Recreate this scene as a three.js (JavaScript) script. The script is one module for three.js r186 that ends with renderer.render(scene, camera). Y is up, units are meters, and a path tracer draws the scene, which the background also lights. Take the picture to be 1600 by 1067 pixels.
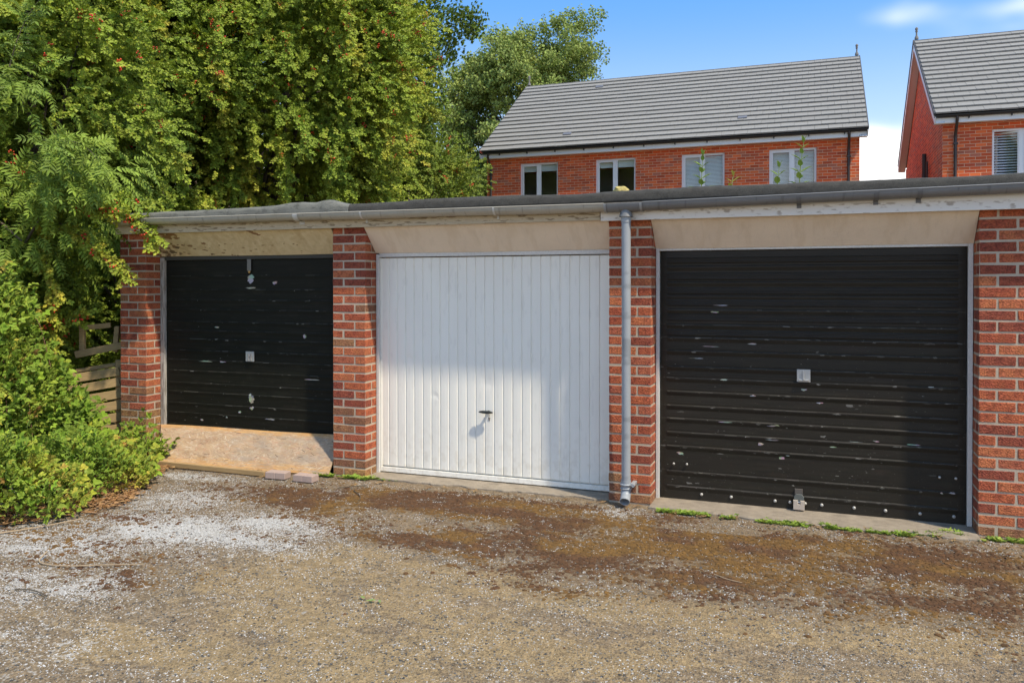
import * as THREE from 'three';
import { mergeGeometries } from 'three/addons/utils/BufferGeometryUtils.js';
import { RoundedBoxGeometry } from 'three/addons/geometries/RoundedBoxGeometry.js';

// ------------------------------------------------------------------ camera, sky, sun, exposure
const scene = new THREE.Scene();
const renderer = new THREE.WebGLRenderer();
renderer.toneMapping = THREE.LinearToneMapping;
renderer.toneMappingExposure = 1.92;
renderer.shadowMap.enabled = true;
const DEG = Math.PI / 180;
const camera = new THREE.PerspectiveCamera(45.9, 1600 / 1067, 0.1, 400);
camera.rotation.order = 'YXZ';
camera.position.set(0, 1.65, 6.06);
camera.rotation.set(-0.5 * DEG, 20.46 * DEG, 0);
camera.setViewOffset(1600, 1067, 0, 74.5, 1600, 1067);     // a rising-front lens: horizon above the middle of the picture
scene.add(camera);

const SUN = new THREE.Vector3(2.1, 3.5, 1).normalize();
const sun = new THREE.DirectionalLight(new THREE.Color(1.0, 0.90, 0.73), 2.75);
sun.name = 'sun';
sun.position.copy(SUN).multiplyScalar(60);
sun.castShadow = true;
sun.shadow.radius = 4;
sun.shadow.mapSize.set(4096, 4096);
Object.assign(sun.shadow.camera, { left: -25, right: 25, top: 25, bottom: -25, near: 1, far: 150 });
scene.add(sun); scene.add(sun.target);

// ------------------------------------------------------------------ random numbers and noise
function rng(seed) { let s = seed >>> 0; return () => { s = (s + 0x6d2b79f5) | 0; let t = Math.imul(s ^ (s >>> 15), 1 | s); t = (t + Math.imul(t ^ (t >>> 7), 61 | t)) ^ t; return ((t ^ (t >>> 14)) >>> 0) / 4294967296; }; }
const NT = new Float32Array(65536); { const r = rng(77); for (let i = 0; i < 65536; i++) NT[i] = r(); }
function vn(x, y, p = 0) {           // value noise 0..1; p > 0 makes it repeat every p cells
  let xi = Math.floor(x), yi = Math.floor(y); const fx = x - xi, fy = y - yi;
  let x1 = xi + 1, y1 = yi + 1;
  if (p) { xi = ((xi % p) + p) % p; yi = ((yi % p) + p) % p; x1 = ((x1 % p) + p) % p; y1 = ((y1 % p) + p) % p; }
  const a = NT[((yi & 255) << 8) | (xi & 255)], b = NT[((yi & 255) << 8) | (x1 & 255)], c = NT[((y1 & 255) << 8) | (xi & 255)], d = NT[((y1 & 255) << 8) | (x1 & 255)];
  const u = fx * fx * (3 - 2 * fx), v = fy * fy * (3 - 2 * fy);
  return a + (b - a) * u + (c - a) * v + (a - b - c + d) * u * v;
}
function fbm(x, y, o = 4, p = 0) { let s = 0, a = 0.5, n = 0; for (let i = 0; i < o; i++) { s += a * vn(x + i * 17, y + i * 31, p); n += a; x *= 2; y *= 2; p *= 2; a *= 0.5; } return s / n; }
const clamp = (x, a = 0, b = 1) => Math.min(b, Math.max(a, x));
const sstep = (a, b, x) => { const t = clamp((x - a) / (b - a)); return t * t * (3 - 2 * t); };
const lerp = (a, b, t) => a + (b - a) * t;
const mix3 = (a, b, t) => [lerp(a[0], b[0], t), lerp(a[1], b[1], t), lerp(a[2], b[2], t)];
const toS = (v) => { v = clamp(v); return 255 * (v <= 0.0031308 ? 12.92 * v : 1.055 * Math.pow(v, 1 / 2.4) - 0.055); };

// ------------------------------------------------------------------ the sky (air and thin clouds all round)
{
  const W = 1024, H = 512, d = new Float32Array(W * H * 4);
  for (let j = 0; j < H; j++) {
    const el = ((j + 0.5) / H - 0.5) * Math.PI, up = Math.max(0, Math.sin(el));
    for (let i = 0; i < W; i++) {
      const az = ((i + 0.5) / W - 0.5) * 2 * Math.PI, x = Math.cos(az) * Math.cos(el), z = Math.sin(az) * Math.cos(el);
      const t = sstep(0.02, 0.36, up);
      let c = mix3([0.50, 0.60, 0.70], [0.085, 0.24, 0.53], t); c = mix3(c, [0.10, 0.22, 0.43], sstep(0.45, 1.0, up));
      const cs = x * SUN.x + up * SUN.y + z * SUN.z;
      const g = Math.pow(clamp(cs * 0.5 + 0.5), 6) * 0.3; c = c.map((v) => v + g * 0.5);
      const k = 1 / (up + 0.2), cx = x * k, cz = z * k;
      const f = fbm(cx * 1.5 + 21.7 + 0.6 * fbm(cx * 3 + 4, cz * 3 + 7, 3), cz * 2.2 + 1.3, 6);
      const cover = lerp(0.63, 0.37, sstep(0.25, 0.08, up));
      const m = sstep(cover, cover + 0.24, f) * 0.92;
      c = mix3(c, [0.90, 0.88, 0.85], m);
      const hz = sstep(0.19, 0.0, up) * 0.7; c = mix3(c, [0.76, 0.755, 0.75], hz);
      const o = (j * W + i) * 4; d[o] = c[0]; d[o + 1] = c[1]; d[o + 2] = c[2]; d[o + 3] = 1;
    }
  }
  const sky = new THREE.DataTexture(d, W, H, THREE.RGBAFormat, THREE.FloatType);
  sky.mapping = THREE.EquirectangularReflectionMapping; sky.magFilter = THREE.LinearFilter; sky.needsUpdate = true;
  scene.background = sky; scene.environment = sky;
}

// ------------------------------------------------------------------ helpers
function dataTex(w, h, fn, srgb = true) {        // fn(i, j) -> [r,g,b] linear 0..1 (or one number)
  const d = new Uint8Array(w * h * 4);
  for (let j = 0; j < h; j++) for (let i = 0; i < w; i++) {
    let c = fn(i, j); if (typeof c === 'number') c = [c, c, c];
    const o = (j * w + i) * 4;
    for (let k = 0; k < 3; k++) d[o + k] = srgb ? toS(c[k]) : clamp(c[k]) * 255;
    d[o + 3] = 255;
  }
  const t = new THREE.DataTexture(d, w, h); t.magFilter = THREE.LinearFilter; t.wrapS = t.wrapT = THREE.RepeatWrapping;
  if (srgb) t.colorSpace = THREE.SRGBColorSpace; t.needsUpdate = true; return t;
}
function canvasTex(w, h, draw, srgb = true) {
  const c = document.createElement('canvas'); c.width = w; c.height = h; draw(c.getContext('2d'), w, h);
  const t = new THREE.CanvasTexture(c); t.wrapS = t.wrapT = THREE.RepeatWrapping; if (srgb) t.colorSpace = THREE.SRGBColorSpace; return t;
}
const rep = (t, x, y) => { const c = t.clone(); c.repeat.set(x, y); c.needsUpdate = true; return c; };
const C = (r, g, b) => new THREE.Color().setRGB(r, g, b);
const mat = (color, roughness = 0.8, o = {}) => new THREE.MeshStandardMaterial({ color, roughness, ...o });
const names = new Map();
function numbered(n) { const k = names.get(n) ?? 0; names.set(n, k + 1); return k ? n + '_' + String(k).padStart(3, '0') : n; }
function tag(o, label, category, group, kind) { if (label) o.userData.label = label; if (category) o.userData.category = category; if (group) o.userData.group = group; if (kind) o.userData.kind = kind; return o; }
function thing(name, label, category, pos = [0, 0, 0], turn = 0, group) {
  const g = new THREE.Group(); g.name = numbered(name); g.position.set(...pos); g.rotation.y = turn; scene.add(g); return tag(g, label, category, group);
}
function part(name, geos, m, parent, label) {
  const g = Array.isArray(geos) ? (geos.length > 1 ? mergeGeometries(geos.map((x) => (x.index ? x.toNonIndexed() : x))) : geos[0]) : geos;
  const o = new THREE.Mesh(g, m); o.name = name; o.castShadow = o.receiveShadow = true; parent.add(o); if (label) o.userData.label = label; return o;
}
function solo(name, geos, m, label, category, group) { const o = part(numbered(name), geos, m, scene); return tag(o, label, category, group); }
function structure(name, geos, m) { const o = part(name, geos, m, scene); o.userData.kind = 'structure'; return o; }
function sub(name, parent, label) { const g = new THREE.Group(); g.name = name; parent.add(g); if (label) g.userData.label = label; return g; }
// uv in metres by the face's main direction
function boxUV(g, ou = 0, ov = 0) {
  const q = g.index ? g.toNonIndexed() : g; if (!q.attributes.normal) q.computeVertexNormals();
  const p = q.attributes.position, n = q.attributes.normal, uv = new Float32Array(p.count * 2);
  for (let i = 0; i < p.count; i += 3) {
    const nx = Math.abs(n.getX(i)), ny = Math.abs(n.getY(i)), nz = Math.abs(n.getZ(i));
    for (let k = i; k < i + 3; k++) {
      const x = p.getX(k), y = p.getY(k), z = p.getZ(k);
      const a = nx > ny && nx > nz ? [z, y] : ny > nz ? [x, z] : [x, y];
      uv[k * 2] = a[0] + ou; uv[k * 2 + 1] = a[1] + ov;
    }
  }
  q.setAttribute('uv', new THREE.BufferAttribute(uv, 2)); return q;
}
const bx = (w, h, d, x = 0, y = 0, z = 0) => boxUV(new THREE.BoxGeometry(w, h, d).translate(x, y, z));
const rbx = (w, h, d, x = 0, y = 0, z = 0, r = 0.004) => boxUV(new RoundedBoxGeometry(w, h, d, 1, r).translate(x, y, z));
function span(x0, x1, y0, y1, z0, z1, r = 0) { const a = [x1 - x0, y1 - y0, z1 - z0, (x0 + x1) / 2, (y0 + y1) / 2, (z0 + z1) / 2]; return r ? rbx(...a, r) : bx(...a); }
function tube(pts, r, seg = 12, rad = 6) {
  const c = new THREE.CatmullRomCurve3(pts.map((p) => new THREE.Vector3(...p))); const g = new THREE.TubeGeometry(c, seg, Array.isArray(r) ? 1 : r, rad);
  if (Array.isArray(r)) {       // taper
    const P = g.attributes.position, row = rad + 1;
    for (let i = 0; i <= seg; i++) { const o = c.getPointAt(i / seg), rr = lerp(r[0], r[1], i / seg); for (let j = 0; j < row; j++) { const k = i * row + j; P.setXYZ(k, o.x + (P.getX(k) - o.x) * rr, o.y + (P.getY(k) - o.y) * rr, o.z + (P.getZ(k) - o.z) * rr); } }
  }
  return g;
}
// a profile in (z, y) swept along x from x0 to x1; lift(x) moves each section in y and z
function sweep(profile, x0, x1, n, lift) {
  const pos = [], uv = [], idx = [], m = profile.length; let s = 0; const len = profile.map((p, i) => (i ? (s += Math.hypot(p[0] - profile[i - 1][0], p[1] - profile[i - 1][1])) : 0));
  for (let i = 0; i <= n; i++) for (let j = 0; j < m; j++) {
    const x = lerp(x0, x1, i / n), l = lift ? lift(x, j / (m - 1), profile[j]) : [0, 0];
    pos.push(x, profile[j][1] + l[0], profile[j][0] + l[1]); uv.push(x, len[j]);
  }
  for (let i = 0; i < n; i++) for (let j = 0; j < m - 1; j++) { const a = i * m + j, b = a + m; idx.push(a, b, a + 1, a + 1, b, b + 1); }
  const g = new THREE.BufferGeometry(); g.setAttribute('position', new THREE.Float32BufferAttribute(pos, 3)); g.setAttribute('uv', new THREE.Float32BufferAttribute(uv, 2)); g.setIndex(idx);
  g.computeVertexNormals(); return g;
}
const arc = (cz, cy, r, a0, a1, n) => Array.from({ length: n + 1 }, (_, i) => { const a = lerp(a0, a1, i / n); return [cz + r * Math.cos(a), cy + r * Math.sin(a)]; });
const gutterProfile = (cz, cy, r, t = 0.003) => [...arc(cz, cy, r, 0, -Math.PI, 12), ...arc(cz, cy, r - t, -Math.PI, 0, 12), [cz + r, cy]];

// ------------------------------------------------------------------ textures and materials
const brickTone = dataTex(512, 512, (i, j) => { const f = fbm(i / 9, j / 9, 4, 0), g = fbm(i / 60, j / 60, 3), s = vn(i / 2.5, j / 2.5); const v = 0.22 + 1.15 * f * (0.55 + 0.9 * g); return [v * (s > 0.93 ? 1.35 : 1), v * (s > 0.93 ? 1.6 : lerp(0.8, 1.05, g)), v * (s > 0.93 ? 1.8 : lerp(0.75, 1.1, f))]; });
const brickRough = dataTex(512, 512, (i, j) => { const a = fbm(i / 12 + 3 * vn(i / 40, j / 40), j / 4.5 + i / 18, 3), b = fbm(i / 4, j / 4, 2); return clamp((a - 0.25) * 1.4) * 0.75 + 0.25 * b; }, false);
const brickM = (r, g, b) => mat(C(r, g, b), 0.92, { map: rep(brickTone, 2.6, 2.6), bumpMap: rep(brickRough, 2.6, 2.6), bumpScale: 0.010 });
const BR = { red: [brickM(0.54, 0.142, 0.056), brickM(0.45, 0.108, 0.046), brickM(0.58, 0.18, 0.072), brickM(0.34, 0.082, 0.042), brickM(0.49, 0.14, 0.068)], brown: [brickM(0.31, 0.14, 0.07), brickM(0.4, 0.19, 0.085)], ochre: [brickM(0.45, 0.25, 0.09), brickM(0.38, 0.21, 0.085), brickM(0.5, 0.27, 0.1)] };
const grain = dataTex(512, 512, (i, j) => 0.78 + 0.22 * fbm(i / 5, j / 5, 4) + 0.12 * (fbm(i / 70, j / 70, 3) - 0.5), true);
const fine = dataTex(512, 512, (i, j) => fbm(i / 3, j / 3, 3), false);
const mortar = mat(C(0.56, 0.455, 0.335), 0.95, { map: rep(grain, 4, 4), bumpMap: rep(fine, 4, 4), bumpScale: 0.003 });
const concrete = mat(C(0.40, 0.33, 0.245), 0.95, { map: rep(dataTex(512, 512, (i, j) => { const f = fbm(i / 40, j / 40, 5), g = vn(i / 2, j / 2); return 0.55 + 0.5 * f + (g > 0.9 ? -0.25 : 0); }), 1.5, 1.5), bumpMap: rep(fine, 3, 3), bumpScale: 0.005 });
const creamPaint = mat(C(0.83, 0.71, 0.57), 0.75, { map: rep(dataTex(512, 512, (i, j) => { const f = fbm(i / 50, j / 90, 5), s = fbm(i / 6, j / 60, 3), d = vn(i / 3, j / 3); const st = sstep(0.55, 0.78, fbm(i / 22 + 80, j / 130, 5)); let v = 0.90 + 0.13 * f - 0.04 * sstep(0.6, 0.8, s) - (d > 0.972 ? 0.25 : 0); if (Math.abs(j - 250 - 60 * fbm(i / 60, 3, 4) + 30) < 0.8 && fbm(i / 30, 9, 3) > 0.5) v *= 0.6; return mix3([v, v * 0.985, v * 0.965], [0.80, 0.74, 0.64], 0.35 * st); }), 0.6, 1.2), bumpMap: rep(fine, 1, 1), bumpScale: 0.002 });
const whiteBoard = mat(C(0.78, 0.745, 0.68), 0.6, { map: rep(dataTex(512, 256, (i, j) => { const s = fbm(i / 16, j / 40, 4), t = fbm(i / 40 + 50, j / 16, 4); const st = sstep(0.52, 0.75, s * (0.55 + 0.6 * (j / 256))) * 0.75 * sstep(0.35, 0.6, t); return mix3([0.98, 0.98, 0.98], [0.40, 0.33, 0.27], st); }), 0.7, 7.2) });
const agedBoard = mat(C(0.58, 0.50, 0.37), 0.8, { map: rep(dataTex(512, 256, (i, j) => { const s = fbm(i / 22, j / 22, 5), t = fbm(i / 5, j / 12, 3); let c = mix3([0.75, 0.72, 0.66], [1.08, 1.05, 0.98], s); if (s > 0.60) c = mix3(c, [0.28, 0.22, 0.16], 0.75 * sstep(0.6, 0.68, s)); if (t > 0.78) c = mix3(c, [0.4, 0.34, 0.26], 0.5); return c; }), 0.55, 7) });
const feltDark = mat(C(0.105, 0.099, 0.086), 0.95, { map: rep(dataTex(512, 512, (i, j) => { const s = vn(i / 1.3, j / 1.3), f = fbm(i / 40, j / 40, 4); return (0.45 + 1.0 * s * s) * (0.65 + 0.6 * f); }), 2, 2), bumpMap: rep(fine, 5, 5), bumpScale: 0.006 });
const feltGrey = mat(C(0.17, 0.168, 0.142), 0.85, { map: rep(dataTex(512, 512, (i, j) => { const f = fbm(i / 60, j / 30, 5), g = fbm(i / 8, j / 8, 3); return 0.5 + 0.6 * f + 0.2 * g - 0.3 * sstep(0.6, 0.75, fbm(i / 30 + 40, j / 30, 4)); }), 1, 2), bumpMap: rep(fine, 2, 2), bumpScale: 0.004 });
const streak = (a, b) => dataTex(512, 128, (i, j) => { const f = fbm(i / 30, j / 20, 4), s = fbm(i / 8, j / 50, 3); const v = 0.82 + 0.22 * f - 0.22 * sstep(0.6, 0.8, s); return [v * a, v, v * b]; });
const gutterPale = mat(C(0.40, 0.37, 0.31), 0.55, { map: rep(streak(1.02, 0.95), 0.8, 3) });
const gutterDark = mat(C(0.19, 0.19, 0.188), 0.5, { map: rep(streak(1.0, 0.99), 0.8, 3) });
const pipeGrey = mat(C(0.33, 0.35, 0.365), 0.42, { map: rep(streak(1, 1), 0.5, 0.5) });
const frameWhite = mat(C(0.70, 0.68, 0.63), 0.55, { map: rep(grain, 1, 1) });
const frameWorn = mat(C(0.42, 0.39, 0.34), 0.85, { map: rep(dataTex(256, 512, (i, j) => { const s = fbm(i / 10, j / 40, 4); return mix3([0.55, 0.52, 0.5], [1.15, 1.12, 1.08], sstep(0.35, 0.65, s)); }), 4, 1) });
const woodTex = dataTex(512, 512, (i, j) => { const w = fbm(i / 60, j / 5 + 4 * vn(i / 120, j / 60), 4), k = fbm(i / 90, j / 90, 3); return 0.55 + 0.55 * w * (0.7 + 0.6 * k); });
const wood = mat(C(0.36, 0.25, 0.13), 0.85, { map: rep(woodTex, 2, 2) });
const woodYellow = mat(C(0.44, 0.29, 0.13), 0.8, { map: rep(woodTex, 1.5, 3) });
const barkTex = dataTex(256, 256, (i, j) => 0.5 + 0.7 * fbm(i / 6, j / 26, 4));
const bark = mat(C(0.13, 0.105, 0.075), 0.95, { map: barkTex, bumpMap: barkTex, bumpScale: 0.01 });
const twigPale = mat(C(0.36, 0.27, 0.17), 0.9);
const blackPlastic = mat(C(0.02, 0.02, 0.02), 0.45);
const darkBrown = mat(C(0.045, 0.032, 0.028), 0.4);
const steel = mat(C(0.50, 0.49, 0.46), 0.5, { metalness: 0.35, map: rep(grain, 6, 6) });
const houseWhite = mat(C(0.80, 0.80, 0.78), 0.4);

// ------------------------------------------------------------------ ground
const tarmacTex = dataTex(1024, 1024, (i, j) => { const p = fbm(i / 64, j / 64, 5, 16), s = vn(i / 2, j / 2, 512), t = vn(i / 1.2 + 90, j / 1.2, 0); let c = mix3([0.118, 0.097, 0.066], [0.20, 0.15, 0.08], sstep(0.35, 0.62, p)); const k = 0.72 + 0.5 * s; c = c.map((v) => v * k); if (t > 0.94) c = [0.30, 0.29, 0.265]; if (t < 0.06) c = [0.06, 0.06, 0.06]; return c; });
structure('ground', new THREE.PlaneGeometry(240, 240).rotateX(-Math.PI / 2).translate(0, -0.02, -40), mat(C(1, 1, 1), 0.95, { map: rep(tarmacTex, 80, 80) }));
const FX0 = -6.9, FW = 9, FZ0 = -0.3, FD = 4.5;
const blob = (x, z, l) => { let s = 0; for (const [bx_, bz, rx, rz, w] of l) { const d = ((x - bx_) / rx) ** 2 + ((z - bz) / rz) ** 2; s = Math.max(s, w * Math.exp(-d)); } return s; };
const GRIT = [[-3.9, 1.75, 0.8, 0.34, 0.86], [-4.7, 2.2, 0.7, 0.5, 0.6], [-4.0, 2.75, 0.7, 0.35, 0.42], [-3.5, 1.45, 0.5, 0.3, 0.7], [-4.6, 1.1, 0.5, 0.4, 0.55], [-5.0, 0.5, 0.5, 0.15, 0.6], [-3.4, 3.4, 0.7, 0.3, 0.25], [-5.6, 2.9, 0.8, 0.8, 0.5], [-1.4, 0.28, 0.3, 0.15, 0.35]];
const MOSS = [[-3.6, 0.75, 0.8, 0.28, 0.85], [-2.5, 0.5, 1.0, 0.32, 0.95], [-1.3, 0.55, 0.9, 0.4, 0.8], [-0.3, 0.75, 1.1, 0.42, 1.0], [0.8, 0.75, 0.8, 0.42, 1.0], [1.6, 0.9, 0.6, 0.5, 0.9], [-2.1, 1.35, 0.8, 0.3, 0.75], [-0.6, 1.4, 0.8, 0.35, 0.7], [0.5, 1.35, 0.6, 0.35, 0.55], [-3.9, 2.5, 0.7, 0.3, 0.55], [-4.7, 1.6, 0.5, 0.3, 0.5], [-1.2, 1.8, 0.6, 0.2, 0.35], [-4.3, 0.6, 0.6, 0.25, 0.6], [-0.9, 1.0, 3.2, 0.85, 0.66], [-4.3, 2.4, 1.0, 0.7, 0.42]];
const DUST = [[-2.6, 2.2, 0.7, 0.5, 1.0], [-2.2, 2.9, 0.9, 0.5, 1.0], [-1.3, 2.0, 0.7, 0.22, 0.85], [-1.2, 2.6, 0.9, 0.5, 0.75], [-0.3, 2.0, 0.6, 0.22, 0.7], [-3.2, 3.2, 0.6, 0.3, 0.8], [-2.0, 1.85, 0.6, 0.15, 0.8], [0.5, 1.9, 0.6, 0.2, 0.55], [0.3, 2.6, 0.9, 0.5, 0.5], [-1.2, 3.3, 0.9, 0.4, 0.7]];
const gritAt = (x, z) => clamp(blob(x, z, GRIT) * (0.1 + 1.7 * fbm(x * 3 + 7, z * 5 + 3, 5)) + 0.02);
const mossAt = (x, z) => sstep(0.08, 0.78, (0.12 + blob(x, z, MOSS)) * (0.02 + 1.35 * fbm(x * 2.3 + 31, z * 4.2 + 11, 6)));
const dustAt = (x, z) => sstep(0.16, 0.68, (0.26 + blob(x, z, DUST)) * (0.12 + 1.05 * fbm(x * 2.1 + 61, z * 3.4 + 19, 6)));
const groundTex = dataTex(2048, 1024, (i, j) => {
  const x = FX0 + (i + 0.5) / 2048 * FW, z = FZ0 + FD - (j + 0.5) / 1024 * FD;
  const g = gritAt(x, z), m = mossAt(x, z), du = dustAt(x, z), s = vn(i / 1.6, j / 1.6), s2 = vn(i / 3.4 + 80, j / 3.4 + 40), s3 = fbm(i / 14 + 200, j / 9, 4), t = vn(i / 1.15 + 500, j / 1.15 + 90), s4 = fbm(x * 26, z * 34 + 12, 4), n = (s - 0.5) * 0.7 + (s2 - 0.5) * 0.8 + (s3 - 0.5) * 1.1 + (s4 - 0.5) * 1.6;
  let c = mix3([0.172, 0.119, 0.066], [0.232, 0.169, 0.099], s);
  c = mix3(c, [0.285, 0.20, 0.097], 0.85 * sstep(0.2, 0.85, du + n * 0.55));
  const hue = fbm(x * 3.3, z * 5 + 70, 4); c = mix3(c, mix3([0.085, 0.041, 0.016], [0.13, 0.068, 0.017], sstep(0.38, 0.66, hue + (s3 - 0.5) * 0.4)), 0.9 * sstep(0.28, 0.72, m + n * 0.75));
  const k = (0.6 + 0.8 * s) * (0.68 + 0.64 * s4); c = c.map((v) => v * k);
  if (t > 0.975 - 0.08 * (1 - m)) c = [0.30, 0.29, 0.265];
  if (t < 0.07 + 0.03 * du) c = c.map((v) => v * 0.36);
  c = mix3(c, [0.43, 0.405, 0.36], 0.85 * sstep(0.40, 0.74, g + n * 0.7));
  return c;
});
const groundBump = dataTex(1024, 1024, (i, j) => 0.6 * fbm(i / 3, j / 3, 3) + 0.4 * vn(i / 1.5, j / 1.5), false);
{
  const g = new THREE.PlaneGeometry(FW, FD, 180, 90).rotateX(-Math.PI / 2).translate(FX0 + FW / 2, 0, FZ0 + FD / 2), p = g.attributes.position;
  for (let i = 0; i < p.count; i++) { const x = p.getX(i), z = p.getZ(i); p.setY(i, (fbm(x * 1.3 + 5, z * 1.3, 3) - 0.5) * 0.018 + mossAt(x, z) * 0.004 - 0.002); }
  g.computeVertexNormals();
  structure('forecourt', g, mat(C(1, 1, 1), 0.96, { map: groundTex, bumpMap: rep(groundBump, 5, 2.5), bumpScale: 0.012 }));
}

// ------------------------------------------------------------------ the row of garages
const garage = thing('garage_row', 'row of flat roofed brick garages with one white and two black up and over doors', 'garages');
function chamferBox(w, h, d, c, seed) {      // a brick: six faces, chamfered edges, corners knocked about
  const r = rng(seed), P = [], tri = [];
  const hx = w / 2, hy = h / 2, hz = d / 2, idx = {};
  for (const sx of [-1, 1]) for (const sy of [-1, 1]) for (const sz of [-1, 1]) {
    const j = () => c * (0.55 + 0.9 * r()), k = [sx, sy, sz].join();
    idx[k] = P.length;
    P.push([sx * hx, sy * (hy - j()), sz * (hz - j())], [sx * (hx - j()), sy * hy, sz * (hz - j())], [sx * (hx - j()), sy * (hy - j()), sz * hz]);
  }
  const V = (sx, sy, sz, a) => P[idx[[sx, sy, sz].join()] + a];
  const quad = (a, b, c2, d2) => tri.push(a, b, c2, a, c2, d2);
  for (const a of [0, 1, 2]) for (const s of [-1, 1]) { const k = (u, v) => { const q = [0, 0, 0]; q[a] = s; q[(a + 1) % 3] = u; q[(a + 2) % 3] = v; return V(...q, a); }; s > 0 ? quad(k(-1, -1), k(1, -1), k(1, 1), k(-1, 1)) : quad(k(-1, -1), k(-1, 1), k(1, 1), k(1, -1)); }
  for (const a of [0, 1, 2]) for (const u of [-1, 1]) for (const v of [-1, 1]) {
    const b = (a + 1) % 3, e = (a + 2) % 3, k = (t, f) => { const q = [0, 0, 0]; q[a] = t; q[b] = u; q[e] = v; return V(...q, f); };
    u * v > 0 ? quad(k(-1, b), k(1, b), k(1, e), k(-1, e)) : quad(k(-1, b), k(-1, e), k(1, e), k(1, b));
  }
  for (const sx of [-1, 1]) for (const sy of [-1, 1]) for (const sz of [-1, 1]) sx * sy * sz > 0 ? tri.push(V(sx, sy, sz, 0), V(sx, sy, sz, 1), V(sx, sy, sz, 2)) : tri.push(V(sx, sy, sz, 0), V(sx, sy, sz, 2), V(sx, sy, sz, 1));
  const g = new THREE.BufferGeometry(); g.setAttribute('position', new THREE.Float32BufferAttribute(tri.flat(), 3)); g.computeVertexNormals();
  return boxUV(g, r() * 5, r() * 5);
}
const BV = { s: [], h: [], q: [] };
for (let i = 0; i < 8; i++) { BV.s.push(chamferBox(0.2135, 0.0635, 0.1025, 0.0048, 100 + i)); BV.h.push(chamferBox(0.1015, 0.0635, 0.215, 0.0048, 200 + i)); BV.q.push(chamferBox(0.1025, 0.0635, 0.1015, 0.0048, 300 + i)); }
const COURSES = 30;
function pier(x0, side, stain, seed) {
  const r = rng(seed), pr = sub('brick_pier', garage), inner = [];
  part('mortar', [span(x0 + 0.003, x0 + 0.324, -0.05, 2.25, -0.235, -0.003)], mortar, pr);
  const pick = (i) => { const st = stain(i, r()); const set = st > 0.8 ? BR.ochre : st > 0.5 ? BR.brown : BR.red; return set[Math.floor(r() * set.length)]; };
  const put = (kind, x, i, z) => { const o = part('brick', BV[kind][Math.floor(r() * 8)], pick(i), pr); o.position.set(x0 + x + (r() - 0.5) * 0.003, 0.0375 + i * 0.075, z + (r() - 0.5) * 0.004); o.rotation.set(0, (r() - 0.5) * 0.012, (r() - 0.5) * 0.008); };
  for (let i = 0; i < COURSES; i++) {
    if (i % 2) { put('s', 0.1075, i, -0.0513); put('h', 0.2762, i, -0.1075); if (side < 0) put('q', 0.0513, i, -0.1638); else inner.push(BV.q[i % 8].clone().translate(x0 + 0.0513, 0.0375 + i * 0.075, -0.1638)); }
    else { put('h', 0.0513, i, -0.1075); put('s', 0.2200, i, -0.0513); if (side > 0) put('q', 0.2762, i, -0.1638); else inner.push(BV.q[i % 8].clone().translate(x0 + 0.2762, 0.0375 + i * 0.075, -0.1638)); }
  }
  const o = part('inner_bricks', inner, BR.red[1], pr); o.userData.kind = 'stuff';
  return pr;
}
const PX = [-6.366, -3.937, -1.466, 1.030];
pier(PX[0], 1, (i, r) => (i < 6 ? 0.68 + 0.35 * r : i < 10 ? r * 0.95 : r * 0.55), 11);
pier(PX[1], 1, (i, r) => (i < 2 ? 0.5 + 0.6 * r : i < 11 ? r * 0.72 : r * 0.52), 12);
pier(PX[2], 1, (i, r) => (i < 3 ? 0.45 + 0.35 * r : r * 0.505), 13);
pier(PX[3], -1, (i, r) => (i < 1 ? 0.6 : r * 0.5), 14);
// the garages behind: party walls, back wall, floor, and the neighbouring bay beyond the frame
const houseBrickTex = (w, h, seed, tones) => canvasTex(w, h, (g) => {
  const r = rng(seed); g.fillStyle = 'rgb(214,176,146)'; g.fillRect(0, 0, w, h);
  const bw = w / 8, bh = h / 24;     // 8 bricks x 24 courses = 1.8 m x 1.8 m
  for (let j = 0; j < 24; j++) for (let i = -1; i < 9; i++) {
    const rr = rng(seed * 77 + j * 131 + ((i + 8) % 8) * 17 + (j % 2) * 7)(), t = tones[Math.floor(rr * tones.length)], q = 0.92 + 0.16 * r();
    g.fillStyle = `rgb(${t.map((v) => Math.round(v * q)).join()})`; g.fillRect(i * bw + (j % 2) * bw / 2 + bw * 0.022, j * bh + bh * 0.07, bw * 0.956, bh * 0.86);
  }
  for (let k = 0; k < 5000; k++) { g.fillStyle = `rgba(${r() < 0.5 ? '60,20,10' : '250,190,150'},${0.05 + 0.12 * r()})`; g.fillRect(r() * w, r() * h, 2 + r() * 5, 1 + r() * 2); }
});
const wallTex = houseBrickTex(1024, 1024, 5, [[168, 88, 62], [150, 76, 54], [178, 96, 66]]);
const garageWall = mat(C(0.8, 0.8, 0.8), 0.95, { map: rep(wallTex, 1 / 1.8, 1 / 1.8) });
for (const g of [...PX.map((x) => span(x + 0.055, x + 0.27, -0.05, 2.25, -5.0, -0.24)), span(PX[0] + 0.055, 4.2, -0.05, 2.25, -5.2, -5.003), span(3.9, 4.2, -0.05, 2.25, -5.0, -0.02), span(1.36, 3.9, -0.05, 2.25, -0.21, -0.2)]) part('wall', g, garageWall, garage);
part('floor_slab', span(PX[0] + 0.3, 4.2, -0.2, 0.004, -4.99, -0.26), concrete, garage);
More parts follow.
